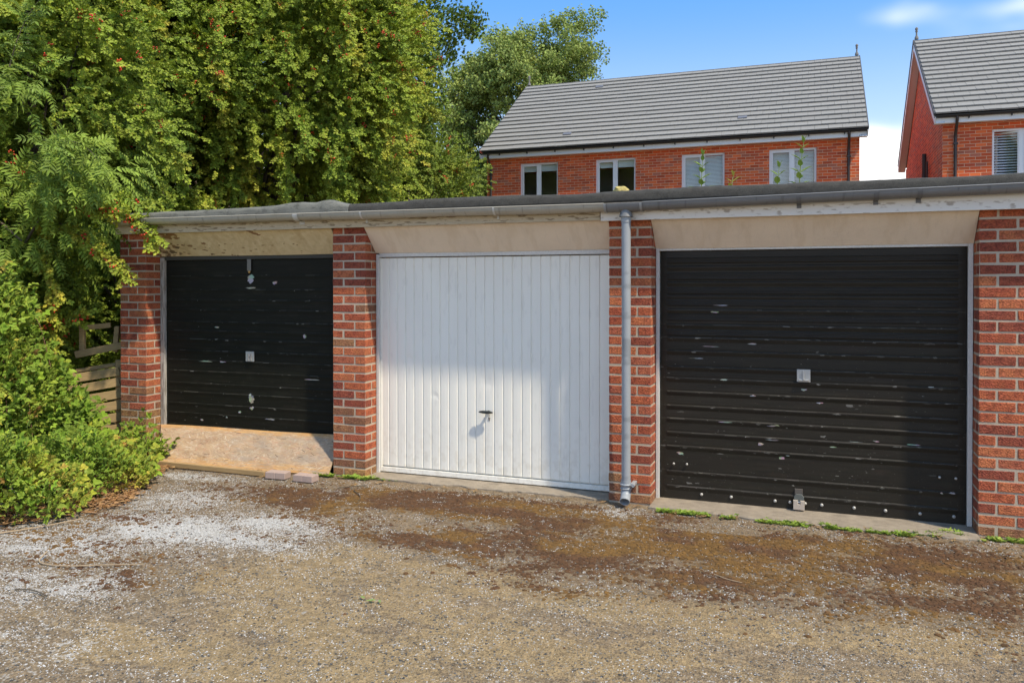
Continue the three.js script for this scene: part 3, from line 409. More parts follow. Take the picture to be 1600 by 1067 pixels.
// ------------------------------------------------------------------ strand board leaning against the left door, timber batten, loose blocks
{
  const osb = canvasTex(1024, 512, (g, w, h) => {
    const r = rng(90); g.fillStyle = 'rgb(176,148,116)'; g.fillRect(0, 0, w, h);
    const cols = ['178,156,130', '160,138,114', '192,172,148', '148,124,100', '206,192,172', '172,146,116', '186,164,140', '186,142,116'];
    for (let k = 0; k < 3800; k++) { const x = r() * w, y = r() * h, a = (r() - 0.5) * 3.14, L = 10 + r() * 42, t = 3 + r() * 12; g.save(); g.translate(x, y); g.rotate(a); g.fillStyle = `rgba(${cols[k % 8]},${0.2 + 0.4 * r()})`; g.beginPath(); g.moveTo(-L / 2, -t / 2 * r()); g.lineTo(L / 2, -t / 2); g.lineTo(L / 2 * (0.8 + 0.4 * r()), t / 2); g.lineTo(-L / 2, t / 2 * r()); g.fill(); if (r() < 0.35) { g.strokeStyle = 'rgba(96,66,42,0.45)'; g.lineWidth = 1; g.stroke(); } g.restore(); }
    for (let k = 0; k < 160; k++) { const right = r() < 0.6; g.fillStyle = `rgba(${right ? '142,132,120' : ['120,92,66', '200,186,164', '150,112,78'][k % 3]},${0.07 + 0.14 * r()})`; g.beginPath(); g.ellipse(w * (right ? 0.45 + 0.55 * r() : r()), r() * h, 15 + r() * 60, 8 + r() * 36, r() * 3, 0, 7); g.fill(); }
    for (let k = 0; k < 34; k++) { g.save(); g.translate(r() * w, r() * h); g.rotate((r() - 0.5) * 2); g.fillStyle = 'rgba(52,36,24,0.8)'; g.fillRect(0, 0, 12 + r() * 26, 2 + r() * 3); g.restore(); }
    for (let k = 0; k < 900; k++) { const edge = r() < 0.5, y = edge ? Math.abs(r() + r() - 1) * h * 0.14 : h - Math.abs(r() + r() - 1) * h * 0.24; g.fillStyle = `rgba(${['200,146,76', '184,126,62', '210,162,100'][k % 3]},${0.08 + 0.18 * r()})`; g.beginPath(); g.ellipse(r() * w, y, 10 + r() * 42, 2 + r() * 7, (r() - 0.5) * 0.5, 0, 7); g.fill(); }
  });
  const b = thing('strand_board', 'weathered strand board sheet leaning against the foot of the left black door', 'board', [-4.9, 0, 0.1]);
  const cn = [[-5.70, 0.012, 0.20], [-3.95, 0.012, 0.06], [-3.95, 0.318, -0.172], [-6.025, 0.292, -0.172]].map((p) => new THREE.Vector3(...p).sub(b.position));
  const pos = [], uv = [], idx = [], nu = 24, nv = 6;
  for (const dz of [0, -0.014]) for (let i = 0; i <= nu; i++) for (let j = 0; j <= nv; j++) { const u = i / nu, v = j / nv, p = cn[0].clone().lerp(cn[1], u).lerp(cn[3].clone().lerp(cn[2], u), v); pos.push(p.x, p.y + 0.004 * Math.sin(u * 7), p.z + dz); uv.push(u, v * 0.98); }
  const K = (nu + 1) * (nv + 1), q4 = (a, b2, c, d) => idx.push(a, b2, c, a, c, d), at = (i, j) => i * (nv + 1) + j;
  for (let i = 0; i < nu; i++) for (let j = 0; j < nv; j++) { q4(at(i, j), at(i + 1, j), at(i + 1, j + 1), at(i, j + 1)); q4(K + at(i, j), K + at(i, j + 1), K + at(i + 1, j + 1), K + at(i + 1, j)); }
  for (let i = 0; i < nu; i++) for (const j of [0, nv]) q4(at(i, j), K + at(i, j), K + at(i + 1, j), at(i + 1, j));
  for (let j = 0; j < nv; j++) for (const i of [0, nu]) q4(at(i, j), at(i, j + 1), K + at(i, j + 1), K + at(i, j));
  let g = new THREE.BufferGeometry(); g.setAttribute('position', new THREE.Float32BufferAttribute(pos, 3)); g.setAttribute('uv', new THREE.Float32BufferAttribute(uv, 2)); g.setIndex(idx); g = g.toNonIndexed(); g.computeVertexNormals();
  part('sheet', g, mat(C(0.98, 0.98, 0.98), 0.85, { map: osb, bumpMap: osb, bumpScale: 0.003 }), b);
  solo('timber_batten', [rbx(1.2, 0.045, 0.03, 0, 0, 0, 0.005).rotateY(0.012).rotateZ(-0.006).translate(-5.06, 0.026, 0.262)], woodYellow, 'yellow timber batten lying along the foot of the strand board', 'batten');
  const blockM = mat(C(0.50, 0.37, 0.31), 0.9, { map: rep(grain, 4, 4), bumpMap: rep(fine, 4, 4), bumpScale: 0.003 });
  for (const [i, x, z, ry] of [[0, -4.31, 0.275, 0.08], [1, -4.02, 0.285, -0.02]]) {
    const t = thing('paving_block', i ? 'pinkish paving block beside the brick pier' : 'pinkish paving block touching the end of the timber batten', 'paving block', [x, 0.004, z], ry);
    part('half', rbx(0.094, 0.058, 0.10, -0.0495, 0.029, 0, 0.006), blockM, t); part('half', rbx(0.094, 0.058, 0.10, 0.0495, 0.029, 0, 0.006), blockM, t); part('groove', bx(0.012, 0.053, 0.094, 0, 0.0265, 0), blockM, t);
  }
}

// ------------------------------------------------------------------ houses behind
const hb1 = houseBrickTex(2048, 2048, 31, [[212, 96, 50], [204, 88, 44], [196, 84, 44], [220, 108, 58], [186, 78, 46], [190, 88, 54], [208, 98, 56], [214, 104, 54], [180, 104, 80]]);
const hbm = mat(C(1.0, 0.97, 0.93), 0.92, { map: rep(hb1, 1 / 1.8, 1 / 1.8), bumpMap: rep(hb1, 1 / 1.8, 1 / 1.8), bumpScale: 0.006 });
const glass = new THREE.MeshPhysicalMaterial({ color: C(0.93, 0.96, 0.95), roughness: 0.02, transmission: 1, thickness: 0, ior: 1.5 });
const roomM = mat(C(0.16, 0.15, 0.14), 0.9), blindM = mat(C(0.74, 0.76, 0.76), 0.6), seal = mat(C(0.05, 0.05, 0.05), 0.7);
const tileTones = [0.265, 0.28, 0.25, 0.27].map((v) => mat(C(v, v * 0.97, v * 0.905), 0.9, { map: rep(grain, 3, 3) }));
const mortarRidge = mat(C(0.20, 0.195, 0.185), 0.9, { map: rep(grain, 3, 3) });
function windowIn(parent, x, y0, w, h, { open = 0, blind = 'roller', label } = {}) {       // wall face at z = 0, frame set back a little
  const W = sub('window', parent, label), zf = -0.06, t = 0.055;
  part('frame', [span(x, x + w, y0, y0 + t, zf - 0.06, zf, 0.004), span(x, x + w, y0 + h - t, y0 + h, zf - 0.06, zf, 0.004), span(x, x + t, y0 + t, y0 + h - t, zf - 0.06, zf, 0.004), span(x + w - t, x + w, y0 + t, y0 + h - t, zf - 0.06, zf, 0.004), span(x + w / 2 - 0.045, x + w / 2 + 0.045, y0 + t, y0 + h - t, zf - 0.06, zf, 0.004)], houseWhite, W);
  part('sill', span(x - 0.04, x + w + 0.04, y0 - 0.045, y0 - 0.003, -0.2, 0.04, 0.006), houseWhite, W);
  for (const s of [0, 1]) {
    const a = s ? x + w / 2 + 0.045 : x + t, b = s ? x + w - t : x + w / 2 - 0.045, c = 0.04;
    const casement = (s === 0 || open) ? [span(0, c, 0, h - 2 * t, -0.05, 0.012, 0.004), span(b - a - c, b - a, 0, h - 2 * t, -0.05, 0.012, 0.004), span(c, b - a - c, 0, c, -0.05, 0.012, 0.004), span(c, b - a - c, h - 2 * t - c, h - 2 * t, -0.05, 0.012, 0.004)] : [];
    const swing = s === 0 && open ? -open : 0, put = (o) => { o.position.set(swing ? b : a, y0 + t, zf); if (swing) { o.rotation.y = -swing * -1; o.geometry = o.geometry.clone().translate(-(b - a), 0, 0); } };
    if (casement.length) put(part('casement', casement, houseWhite, W));
    const i = casement.length ? c : 0; put(part('pane', span(i, b - a - i, i, h - 2 * t - i, -0.024, -0.018), glass, W));
    if (s === 0) put(part('handle', span(b - a - 0.03, b - a - 0.012, (h - 2 * t) * 0.42, (h - 2 * t) * 0.42 + 0.10, 0.012, 0.03, 0.003), houseWhite, W));
  }
  if (blind === 'slats') { const sl = []; for (let y = y0 + 0.05; y < y0 + h - 0.06; y += 0.036) sl.push(new THREE.BoxGeometry(w - 0.14, 0.004, 0.034).rotateX(0.9).translate(x + w / 2, y, -0.20)); part('blind_slats', sl, blindM, W).userData.kind = 'stuff'; }
  else if (blind === 'shutter') { const sl = []; for (let y = y0 + 0.05; y < y0 + h - 0.06; y += 0.062) sl.push(new THREE.BoxGeometry(w / 2 - 0.1, 0.006, 0.05).rotateX(0.6).translate(x + w / 4 + 0.03, y, -0.22)); for (let y = y0 + 0.05; y < y0 + h - 0.06; y += 0.036) sl.push(new THREE.BoxGeometry(w / 2 - 0.1, 0.004, 0.034).rotateX(0.9).translate(x + w * 0.75 - 0.02, y, -0.20)); part('blind_slats', sl, blindM, W).userData.kind = 'stuff'; }
  else part('roller_blind', span(x + 0.06, x + w - 0.06, y0 + h - 0.24, y0 + h - 0.04, -0.17, -0.165), blindM, W);
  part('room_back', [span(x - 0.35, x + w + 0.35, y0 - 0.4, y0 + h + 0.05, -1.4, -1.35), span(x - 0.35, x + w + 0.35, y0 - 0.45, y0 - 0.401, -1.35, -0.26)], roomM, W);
}
function house(name, label, x0, len, zf, wins, over, pipes, side) {
  const H = thing(name, label, 'house', [x0, 0, zf]), depth = 7.9, eave = 5.45, rise = 2.9, half = depth / 2, hw = 1.18, wy = 4.08;
  const front = new THREE.Shape([[0, -0.2], [len, -0.2], [len, eave + 0.1], [0, eave + 0.1]].map((p) => new THREE.Vector2(...p)));
  for (const w of wins) front.holes.push(new THREE.Path([[w.x, wy], [w.x, wy + hw], [w.x + w.w, wy + hw], [w.x + w.w, wy]].map((p) => new THREE.Vector2(...p))));
  const walls = [boxUV(new THREE.ExtrudeGeometry(front, { depth: 0.25, bevelEnabled: false }).translate(0, 0, -0.25))];
  walls.push(span(0, len, -0.2, eave, -depth, -depth + 0.25), span(0.25, len - 0.25, eave - 0.3, eave - 0.2, -depth + 0.25, -0.25));
  walls.push(...[0.002, len - 0.252].map((x) => { const g = new THREE.ExtrudeGeometry(new THREE.Shape([[0.252, -0.2], [depth - 0.252, -0.2], [depth - 0.252, eave + 0.08], [half, eave + rise - 0.12], [0.252, eave + 0.08]].map((p) => new THREE.Vector2(...p))), { depth: 0.25, bevelEnabled: false }); g.rotateY(Math.PI / 2); g.translate(x, 0, 0); return boxUV(g); }));
  part('wall', walls, hbm, H);
  for (const w of wins) windowIn(H, w.x, wy, w.w, hw, w);
  // roof: courses of flat interlocking tiles on both slopes
  const rf = sub('roof', H), za = 0.30, ya = eave + 0.15, run = half + za, sl = Math.hypot(run, rise), ang = Math.atan2(rise, run), N = 17, e = sl / N, r = rng(x0 * 10 + 500 | 0), rx0 = -over[0], rx1 = len + over[1];
  part('underlay', [-1, 1].map((s) => { const g = new THREE.BoxGeometry(rx1 - rx0 - 0.05, 0.05, sl - 0.04); g.rotateX(s * ang); g.translate((rx0 + rx1) / 2, ya + rise / 2 - 0.05, -half + s * run / 2); return boxUV(g); }), seal, rf);
  const tileW = 0.33;
  for (let k = 0; k < N; k++) {
    const gs = []; const off = (k % 2) * tileW / 2;
    for (let x = rx0 - off; x < rx1 - 0.02; x += tileW) {
      const a = Math.max(x, rx0), b = Math.min(x + tileW - 0.005, rx1); if (b - a < 0.04) continue;
      const g = new THREE.BoxGeometry(b - a, 0.036, e + 0.05); g.translate((a + b) / 2, 0.046 + (r() - 0.5) * 0.004, 0); g.rotateX(-0.135 + (r() - 0.5) * 0.004);
      const d = (k + 0.5) * e - 0.02; g.rotateX(ang); g.translate(0, ya + d * Math.sin(ang), za - d * Math.cos(ang)); gs.push(boxUV(g, r(), r()));
    }
    part('tile_course', gs, tileTones[k % 4], rf);
  }
  { const g = new THREE.BoxGeometry(rx1 - rx0, 0.05, sl); g.rotateX(-ang); g.translate((rx0 + rx1) / 2, ya + rise / 2 + 0.02, -half - run / 2); part('rear_slope', boxUV(g), tileTones[0], rf); }
  const ridge = []; for (let x = rx0; x < rx1 - 0.05; x += 0.45) ridge.push(new THREE.CylinderGeometry(0.11, 0.115, Math.min(0.435, rx1 - x), 10, 1, false, 0, Math.PI).rotateZ(-Math.PI / 2).rotateX(-Math.PI / 2 * 0).translate(x + Math.min(0.435, rx1 - x) / 2, ya + rise + 0.01, -half));
  for (const g of ridge) part('ridge_tile', boxUV(g), mortarRidge, rf);
  for (const x of [rx0 + 0.06, rx1 - 0.06]) part('finial', new THREE.LatheGeometry([[0.07, 0], [0.06, 0.08], [0.03, 0.12], [0.026, 0.24], [0.05, 0.27], [0.03, 0.30], [0.055, 0.35], [0.04, 0.40], [0, 0.43]].map((p) => new THREE.Vector2(...p)), 10).scale(0.8, 0.8, 0.8).translate(x, ya + rise + 0.06, -half), mortarRidge, rf);
  // verges: dark capping, pale barge board and soffit under it
  for (const [x, s] of [[rx0, -1], [rx1, 1]]) for (const q of [-1, 1]) {
    const slab = (w, h2, dx, dy) => { const g = new THREE.BoxGeometry(w, h2, sl); g.rotateX(q * ang); g.translate(x + dx, ya + rise / 2 + dy, -half + q * run / 2); return boxUV(g); };
    part('verge', slab(0.03, 0.07, s * 0.016, 0.02), mat(C(0.07, 0.07, 0.072), 0.7), rf); part('barge_board', slab(0.022, 0.17, s * 0.004, -0.125), houseWhite, rf);
    const ow = s < 0 ? over[0] : over[1]; part('verge_soffit', slab(ow, 0.012, -s * ow / 2 - s * 0.008, -0.19), houseWhite, rf);
  }
  part('fascia', span(rx0, rx1, eave - 0.03, eave + 0.10, 0.20, 0.225, 0.004), houseWhite, H); part('soffit', span(rx0, rx1, eave - 0.02, eave - 0.008, 0.001, 0.20), houseWhite, H);
  const gt = part('gutter', sweep(gutterProfile(0.285, eave + 0.145, 0.056, 0.004), rx0 - 0.02, rx1 + 0.02, 2), blackPlastic, H);
  for (let x = 0.5; x < len; x += 0.85) part('bracket', span(x - 0.012, x + 0.012, eave + 0.045, eave + 0.12, 0.226, 0.28), blackPlastic, gt);
  for (const x of pipes) { const d = part('downpipe', tube([[x, eave + 0.1, 0.285], [x, eave + 0.03, 0.285], [x, eave - 0.1, 0.20], [x, eave - 0.28, 0.05], [x, eave - 0.45, 0.045], [x, 2.5, 0.045], [x, 0, 0.045]], 0.034, 60, 10), darkBrown, H); part('clip', [span(x - 0.05, x + 0.05, eave - 0.5, eave - 0.46, 0.0, 0.085, 0.004)], darkBrown, d); }
  if (side) { part('vent_pipe', tube([[-0.08, 0, -2.6], [-0.08, 2, -2.6], [-0.08, 5.15, -2.6]], 0.055, 8, 10), blackPlastic, H); part('side_post', span(-0.10, -0.02, 0, 4.35, -2.0, -1.9, 0.005), houseWhite, H); part('vent_pipe', tube([[-0.06, 0, -2.25], [-0.06, 4.9, -2.25]], 0.03, 4, 8), darkBrown, H); }
  return { H, rf, ang, ya, za, e };
}
const HA = house('house', 'long red brick house with grey tiled roof and four windows behind the garages', -9.10, 10.21, -16.2, [
  { x: 1.05, w: 1.16 }, { x: 3.33, w: 1.14 }, { x: 5.74, w: 1.14, blind: 'slats' }, { x: 8.02, w: 1.17, blind: 'slats' }], [0.10, 0.17], [0.145, 9.955]);
for (const [x, k] of [[2.4, 2], [2.6, 14], [7.3, 3]]) { const g = new THREE.BoxGeometry(0.24, 0.02, 0.14); const d = (k + 0.5) * HA.e; g.translate(0, 0.085, 0); g.rotateX(HA.ang); g.translate(x, HA.ya + d * Math.sin(HA.ang), HA.za - d * Math.cos(HA.ang)); part('roof_vent', boxUV(g), mat(C(0.13, 0.135, 0.16), 0.6), HA.rf); }
house('house', 'red brick house at the right edge with a gable end and an open casement window', 2.836, 9.5, -15.1, [{ x: 1.01, w: 1.2, open: 0.5, blind: 'shutter' }, { x: 4.2, w: 1.16, blind: 'slats' }], [0.19, 0.17], [0.26], true);

// ------------------------------------------------------------------ foliage
const V3 = (x = 0, y = 0, z = 0) => new THREE.Vector3(x, y, z);
const UP = V3(0, 1, 0);
class Leafy {             // collects leaves and twigs of one spray, with vertex colours
  constructor() { this.p = []; this.c = []; }
  tri(a, b, c, col) { for (const v of [a, b, c]) { this.p.push(v.x, v.y, v.z); this.c.push(...col); } }
  leaf(base, dir, normal, L, W, col, rich = false) {
    const d = dir.clone().normalize(), s = d.clone().cross(normal).normalize(), n = s.clone().cross(d).normalize();
    const at = (t, w, h) => base.clone().addScaledVector(d, t * L).addScaledVector(s, w * W / 2).addScaledVector(n, h * W);
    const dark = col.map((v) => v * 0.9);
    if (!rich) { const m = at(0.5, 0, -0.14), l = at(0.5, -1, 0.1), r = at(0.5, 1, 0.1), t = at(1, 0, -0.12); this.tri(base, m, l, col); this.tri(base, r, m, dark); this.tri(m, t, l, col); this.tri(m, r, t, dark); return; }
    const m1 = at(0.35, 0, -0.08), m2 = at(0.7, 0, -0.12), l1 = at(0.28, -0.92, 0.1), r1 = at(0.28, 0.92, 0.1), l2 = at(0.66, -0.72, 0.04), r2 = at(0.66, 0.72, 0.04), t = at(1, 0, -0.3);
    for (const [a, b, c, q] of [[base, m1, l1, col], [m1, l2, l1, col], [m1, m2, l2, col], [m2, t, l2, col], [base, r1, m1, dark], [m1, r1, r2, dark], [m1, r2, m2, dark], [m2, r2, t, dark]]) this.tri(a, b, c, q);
  }
  twig(a, b, r, col) { const d = b.clone().sub(a), s = d.clone().cross(Math.abs(d.y) > 0.9 * d.length() ? V3(1, 0, 0) : UP).normalize(), n = s.clone().cross(d).normalize(), k = [0, 1, 2].map((i) => s.clone().multiplyScalar(Math.cos(i * 2.094) * r).addScaledVector(n, Math.sin(i * 2.094) * r)); for (let i = 0; i < 3; i++) { const p = k[i], q = k[(i + 1) % 3]; this.tri(a.clone().add(p), a.clone().add(q), b.clone().add(p), col); this.tri(a.clone().add(q), b.clone().add(q), b.clone().add(p), col); } }
  build() { const g = new THREE.BufferGeometry(); g.setAttribute('position', new THREE.Float32BufferAttribute(this.p, 3)); g.setAttribute('color', new THREE.Float32BufferAttribute(this.c, 3)); g.computeVertexNormals(); return g; }
}
const TW = [0.9, 0.55, 0.4];
// sprays point along +y, their leaves face mostly +z
const tilt = (r, a) => V3((r() - 0.5) * a, (r() - 0.5) * a, 1).normalize();
function spray(kind, seed) {
  const r = rng(seed), B = new Leafy(), tone = () => { const k = 0.78 + 0.44 * r(); return [k, k * (0.95 + 0.1 * r()), k * (0.8 + 0.4 * r())]; };
  if (kind === 'hawthorn') { const n = 12; B.twig(V3(0, 0, 0), V3(0, 0.15, 0), 0.0016, TW); for (let i = 0; i < n; i++) { const y = 0.15 * i / n, a = i * 2.4; B.leaf(V3(0, y, 0), V3(Math.cos(a), 0.45 + 0.4 * r(), 0.35 * Math.sin(a)), tilt(r, 1.3), 0.034 + 0.018 * r(), 0.030 + 0.014 * r(), tone()); } }
  else if (kind === 'ash') { let p = V3(), d = V3(0, 1, 0.12).normalize(); for (let i = 0; i < 6; i++) { const q = p.clone().addScaledVector(d, 0.042); B.twig(p, q, 0.002, [0.8, 0.95, 0.55]); if (i) for (const s of [-1, 1]) B.leaf(q, V3(s, 0.42 + 0.2 * r(), -0.25 - 0.3 * r()), tilt(r, 0.5), 0.075 + 0.02 * r(), 0.026 + 0.006 * r(), tone(), true); p = q; d.add(V3((r() - 0.5) * 0.1, 0, -0.16)).normalize(); } B.leaf(p, d, tilt(r, 0.4), 0.085, 0.03, tone(), true); }
  else if (kind === 'bramble') { B.twig(V3(0, 0, 0), V3(0, 0.2, 0), 0.0022, [1.0, 0.6, 0.45]); for (let i = 0; i < 5; i++) { const y = 0.04 * i + 0.03, a = i * 2.4, b = V3(Math.cos(a) * 0.05, y + 0.03, 0.03 * Math.sin(a) + 0.01); B.twig(V3(0, y, 0), b, 0.0012, [0.9, 0.8, 0.5]); const o = V3(Math.cos(a), 0.5, 0.3 * Math.sin(a)), t = tone(), n = tilt(r, 0.9); B.leaf(b, o, n, 0.055 + 0.02 * r(), 0.042 + 0.01 * r(), t, true); const s = o.clone().cross(n).normalize(); B.leaf(b, o.clone().multiplyScalar(0.35).add(s), n, 0.045, 0.035, t, true); B.leaf(b, o.clone().multiplyScalar(0.35).sub(s), n, 0.045, 0.035, t, true); } }
  else if (kind === 'poplar') { B.twig(V3(0, 0, 0), V3(0, 0.34, 0), 0.004, TW); for (let i = 0; i < 12; i++) { const y = 0.36 * i / 12, a = i * 2.4; B.leaf(V3(Math.cos(a) * 0.04, y, 0.03 * Math.sin(a)), V3(Math.cos(a), (r() - 0.7) * 1.2, Math.sin(a) * 0.6), tilt(r, 2.6), 0.085 + 0.03 * r(), 0.075 + 0.02 * r(), tone()); } }
  else if (kind === 'sycamore') { B.twig(V3(0, 0, 0), V3(0, 0.3, 0), 0.004, TW); for (let i = 0; i < 8; i++) { const y = 0.3 * i / 8, a = i * 2.4, b = V3(Math.cos(a) * 0.07, y + 0.03, Math.sin(a) * 0.04), t = tone(); for (const k of [-0.75, 0, 0.75]) B.leaf(b, V3(Math.cos(a + k), 0.2, Math.sin(a + k) * 0.7), tilt(r, 1.2), 0.10, 0.055, t); } }
  else if (kind === 'weed') { for (let i = 0; i < 14; i++) { const a = i * 2.4, q = 0.2 + 0.8 * r(); B.leaf(V3(Math.cos(a) * 0.006, 0, Math.sin(a) * 0.006), V3(Math.cos(a), q, Math.sin(a)), V3(-Math.cos(a) * q, 1, -Math.sin(a) * q), 0.014 + 0.018 * r(), 0.010 + 0.008 * r(), tone()); } }
  else if (kind === 'litter') { for (let i = 0; i < 5; i++) { const a = r() * 6.28; B.leaf(V3((r() - 0.5) * 0.08, 0.003 + 0.008 * r(), (r() - 0.5) * 0.08), V3(Math.cos(a), 0.3 * (r() - 0.3), Math.sin(a)), V3((r() - 0.5) * 0.8, 1, (r() - 0.5) * 0.8), 0.03 + 0.025 * r(), 0.018 + 0.014 * r(), tone()); } B.twig(V3(-0.05, 0.006, 0.01), V3(0.06, 0.01, -0.02), 0.0016, [1.2, 1.0, 0.8]); }
  return B.build();
}
const leafM = new THREE.MeshPhysicalMaterial({ color: C(1, 1, 1), vertexColors: true, roughness: 0.85, transmission: 0.28, thickness: 0, side: THREE.DoubleSide, clearcoat: 0.06, clearcoatRoughness: 0.3, specularIntensity: 0.45 });
const dryM = new THREE.MeshStandardMaterial({ color: C(1, 1, 1), vertexColors: true, roughness: 0.95, side: THREE.DoubleSide });
const SPRAYS = {}; let ss = 900; for (const k of ['hawthorn', 'ash', 'bramble', 'poplar', 'sycamore', 'weed', 'litter']) SPRAYS[k] = [0, 1, 2].map(() => spray(k, ss++));
const M4 = new THREE.Matrix4();
function basis(axis, face) { const y = axis.clone().normalize(); let x = y.clone().cross(face); if (x.lengthSq() < 1e-4) x = y.clone().cross(V3(0.3, 0.2, 0.9)); x.normalize(); return M4.makeBasis(x, y, x.clone().cross(y)); }
// list of { p, axis, face, s, col } -> one InstancedMesh for each spray variant
function scatter(parent, name, kind, list, m = leafM, label) {
  const geos = SPRAYS[kind], out = [];
  geos.forEach((g, v) => {
    const mine = list.filter((_, i) => i % geos.length === v); if (!mine.length) return;
    const im = new THREE.InstancedMesh(g, m, mine.length); im.name = name; im.castShadow = im.receiveShadow = true; im.userData.kind = 'stuff';
    const q = new THREE.Matrix4(), cc = new THREE.Color();
    mine.forEach((e, i) => { q.copy(basis(e.axis, e.face)); q.scale(V3(e.s, e.s, e.s)); q.setPosition(e.p); im.setMatrixAt(i, q); im.setColorAt(i, cc.setRGB(...e.col)); });
    parent.add(im); out.push(im);
  });
  return out;
}
const dirOn = (r) => { const z = 2 * r() - 1, a = r() * 6.2832, q = Math.sqrt(1 - z * z); return V3(q * Math.cos(a), z, q * Math.sin(a)); };
const jit = (r, a) => V3((r() - 0.5) * a, (r() - 0.5) * a, (r() - 0.5) * a);
function pickCol(r, pal, t) { const i = clamp(t) * (pal.length - 1), k = Math.min(pal.length - 2, Math.floor(i)), c = mix3(pal[k], pal[k + 1], i - k), q = 0.82 + 0.36 * r(); return c.map((v) => v * q); }
const berryGeo = (() => { const r = rng(5), gs = []; for (let i = 0; i < 9; i++) gs.push(new THREE.IcosahedronGeometry(0.0072 + 0.002 * r(), 1).translate((r() - 0.5) * 0.07, (r() - 0.5) * 0.06, (r() - 0.5) * 0.06)); return mergeGeometries(gs); })();
const berryM = mat(C(0.5, 0.035, 0.014), 0.35);
function berries(parent, pts, r) { if (!pts.length) return; const im = new THREE.InstancedMesh(berryGeo, berryM, pts.length); im.name = 'berries'; im.userData.kind = 'stuff'; im.castShadow = true; const q = new THREE.Matrix4(), e = new THREE.Euler(), cc = new THREE.Color(); pts.forEach((p, i) => { const s = 0.8 + 0.6 * r(); q.makeRotationFromEuler(e.set(r() * 6, r() * 6, r() * 6)); q.scale(V3(s, s, s)); q.setPosition(p); im.setMatrixAt(i, q); im.setColorAt(i, cc.setRGB(0.8 + 0.6 * r(), 0.8 + 1.2 * r(), 1)); }); parent.add(im); }
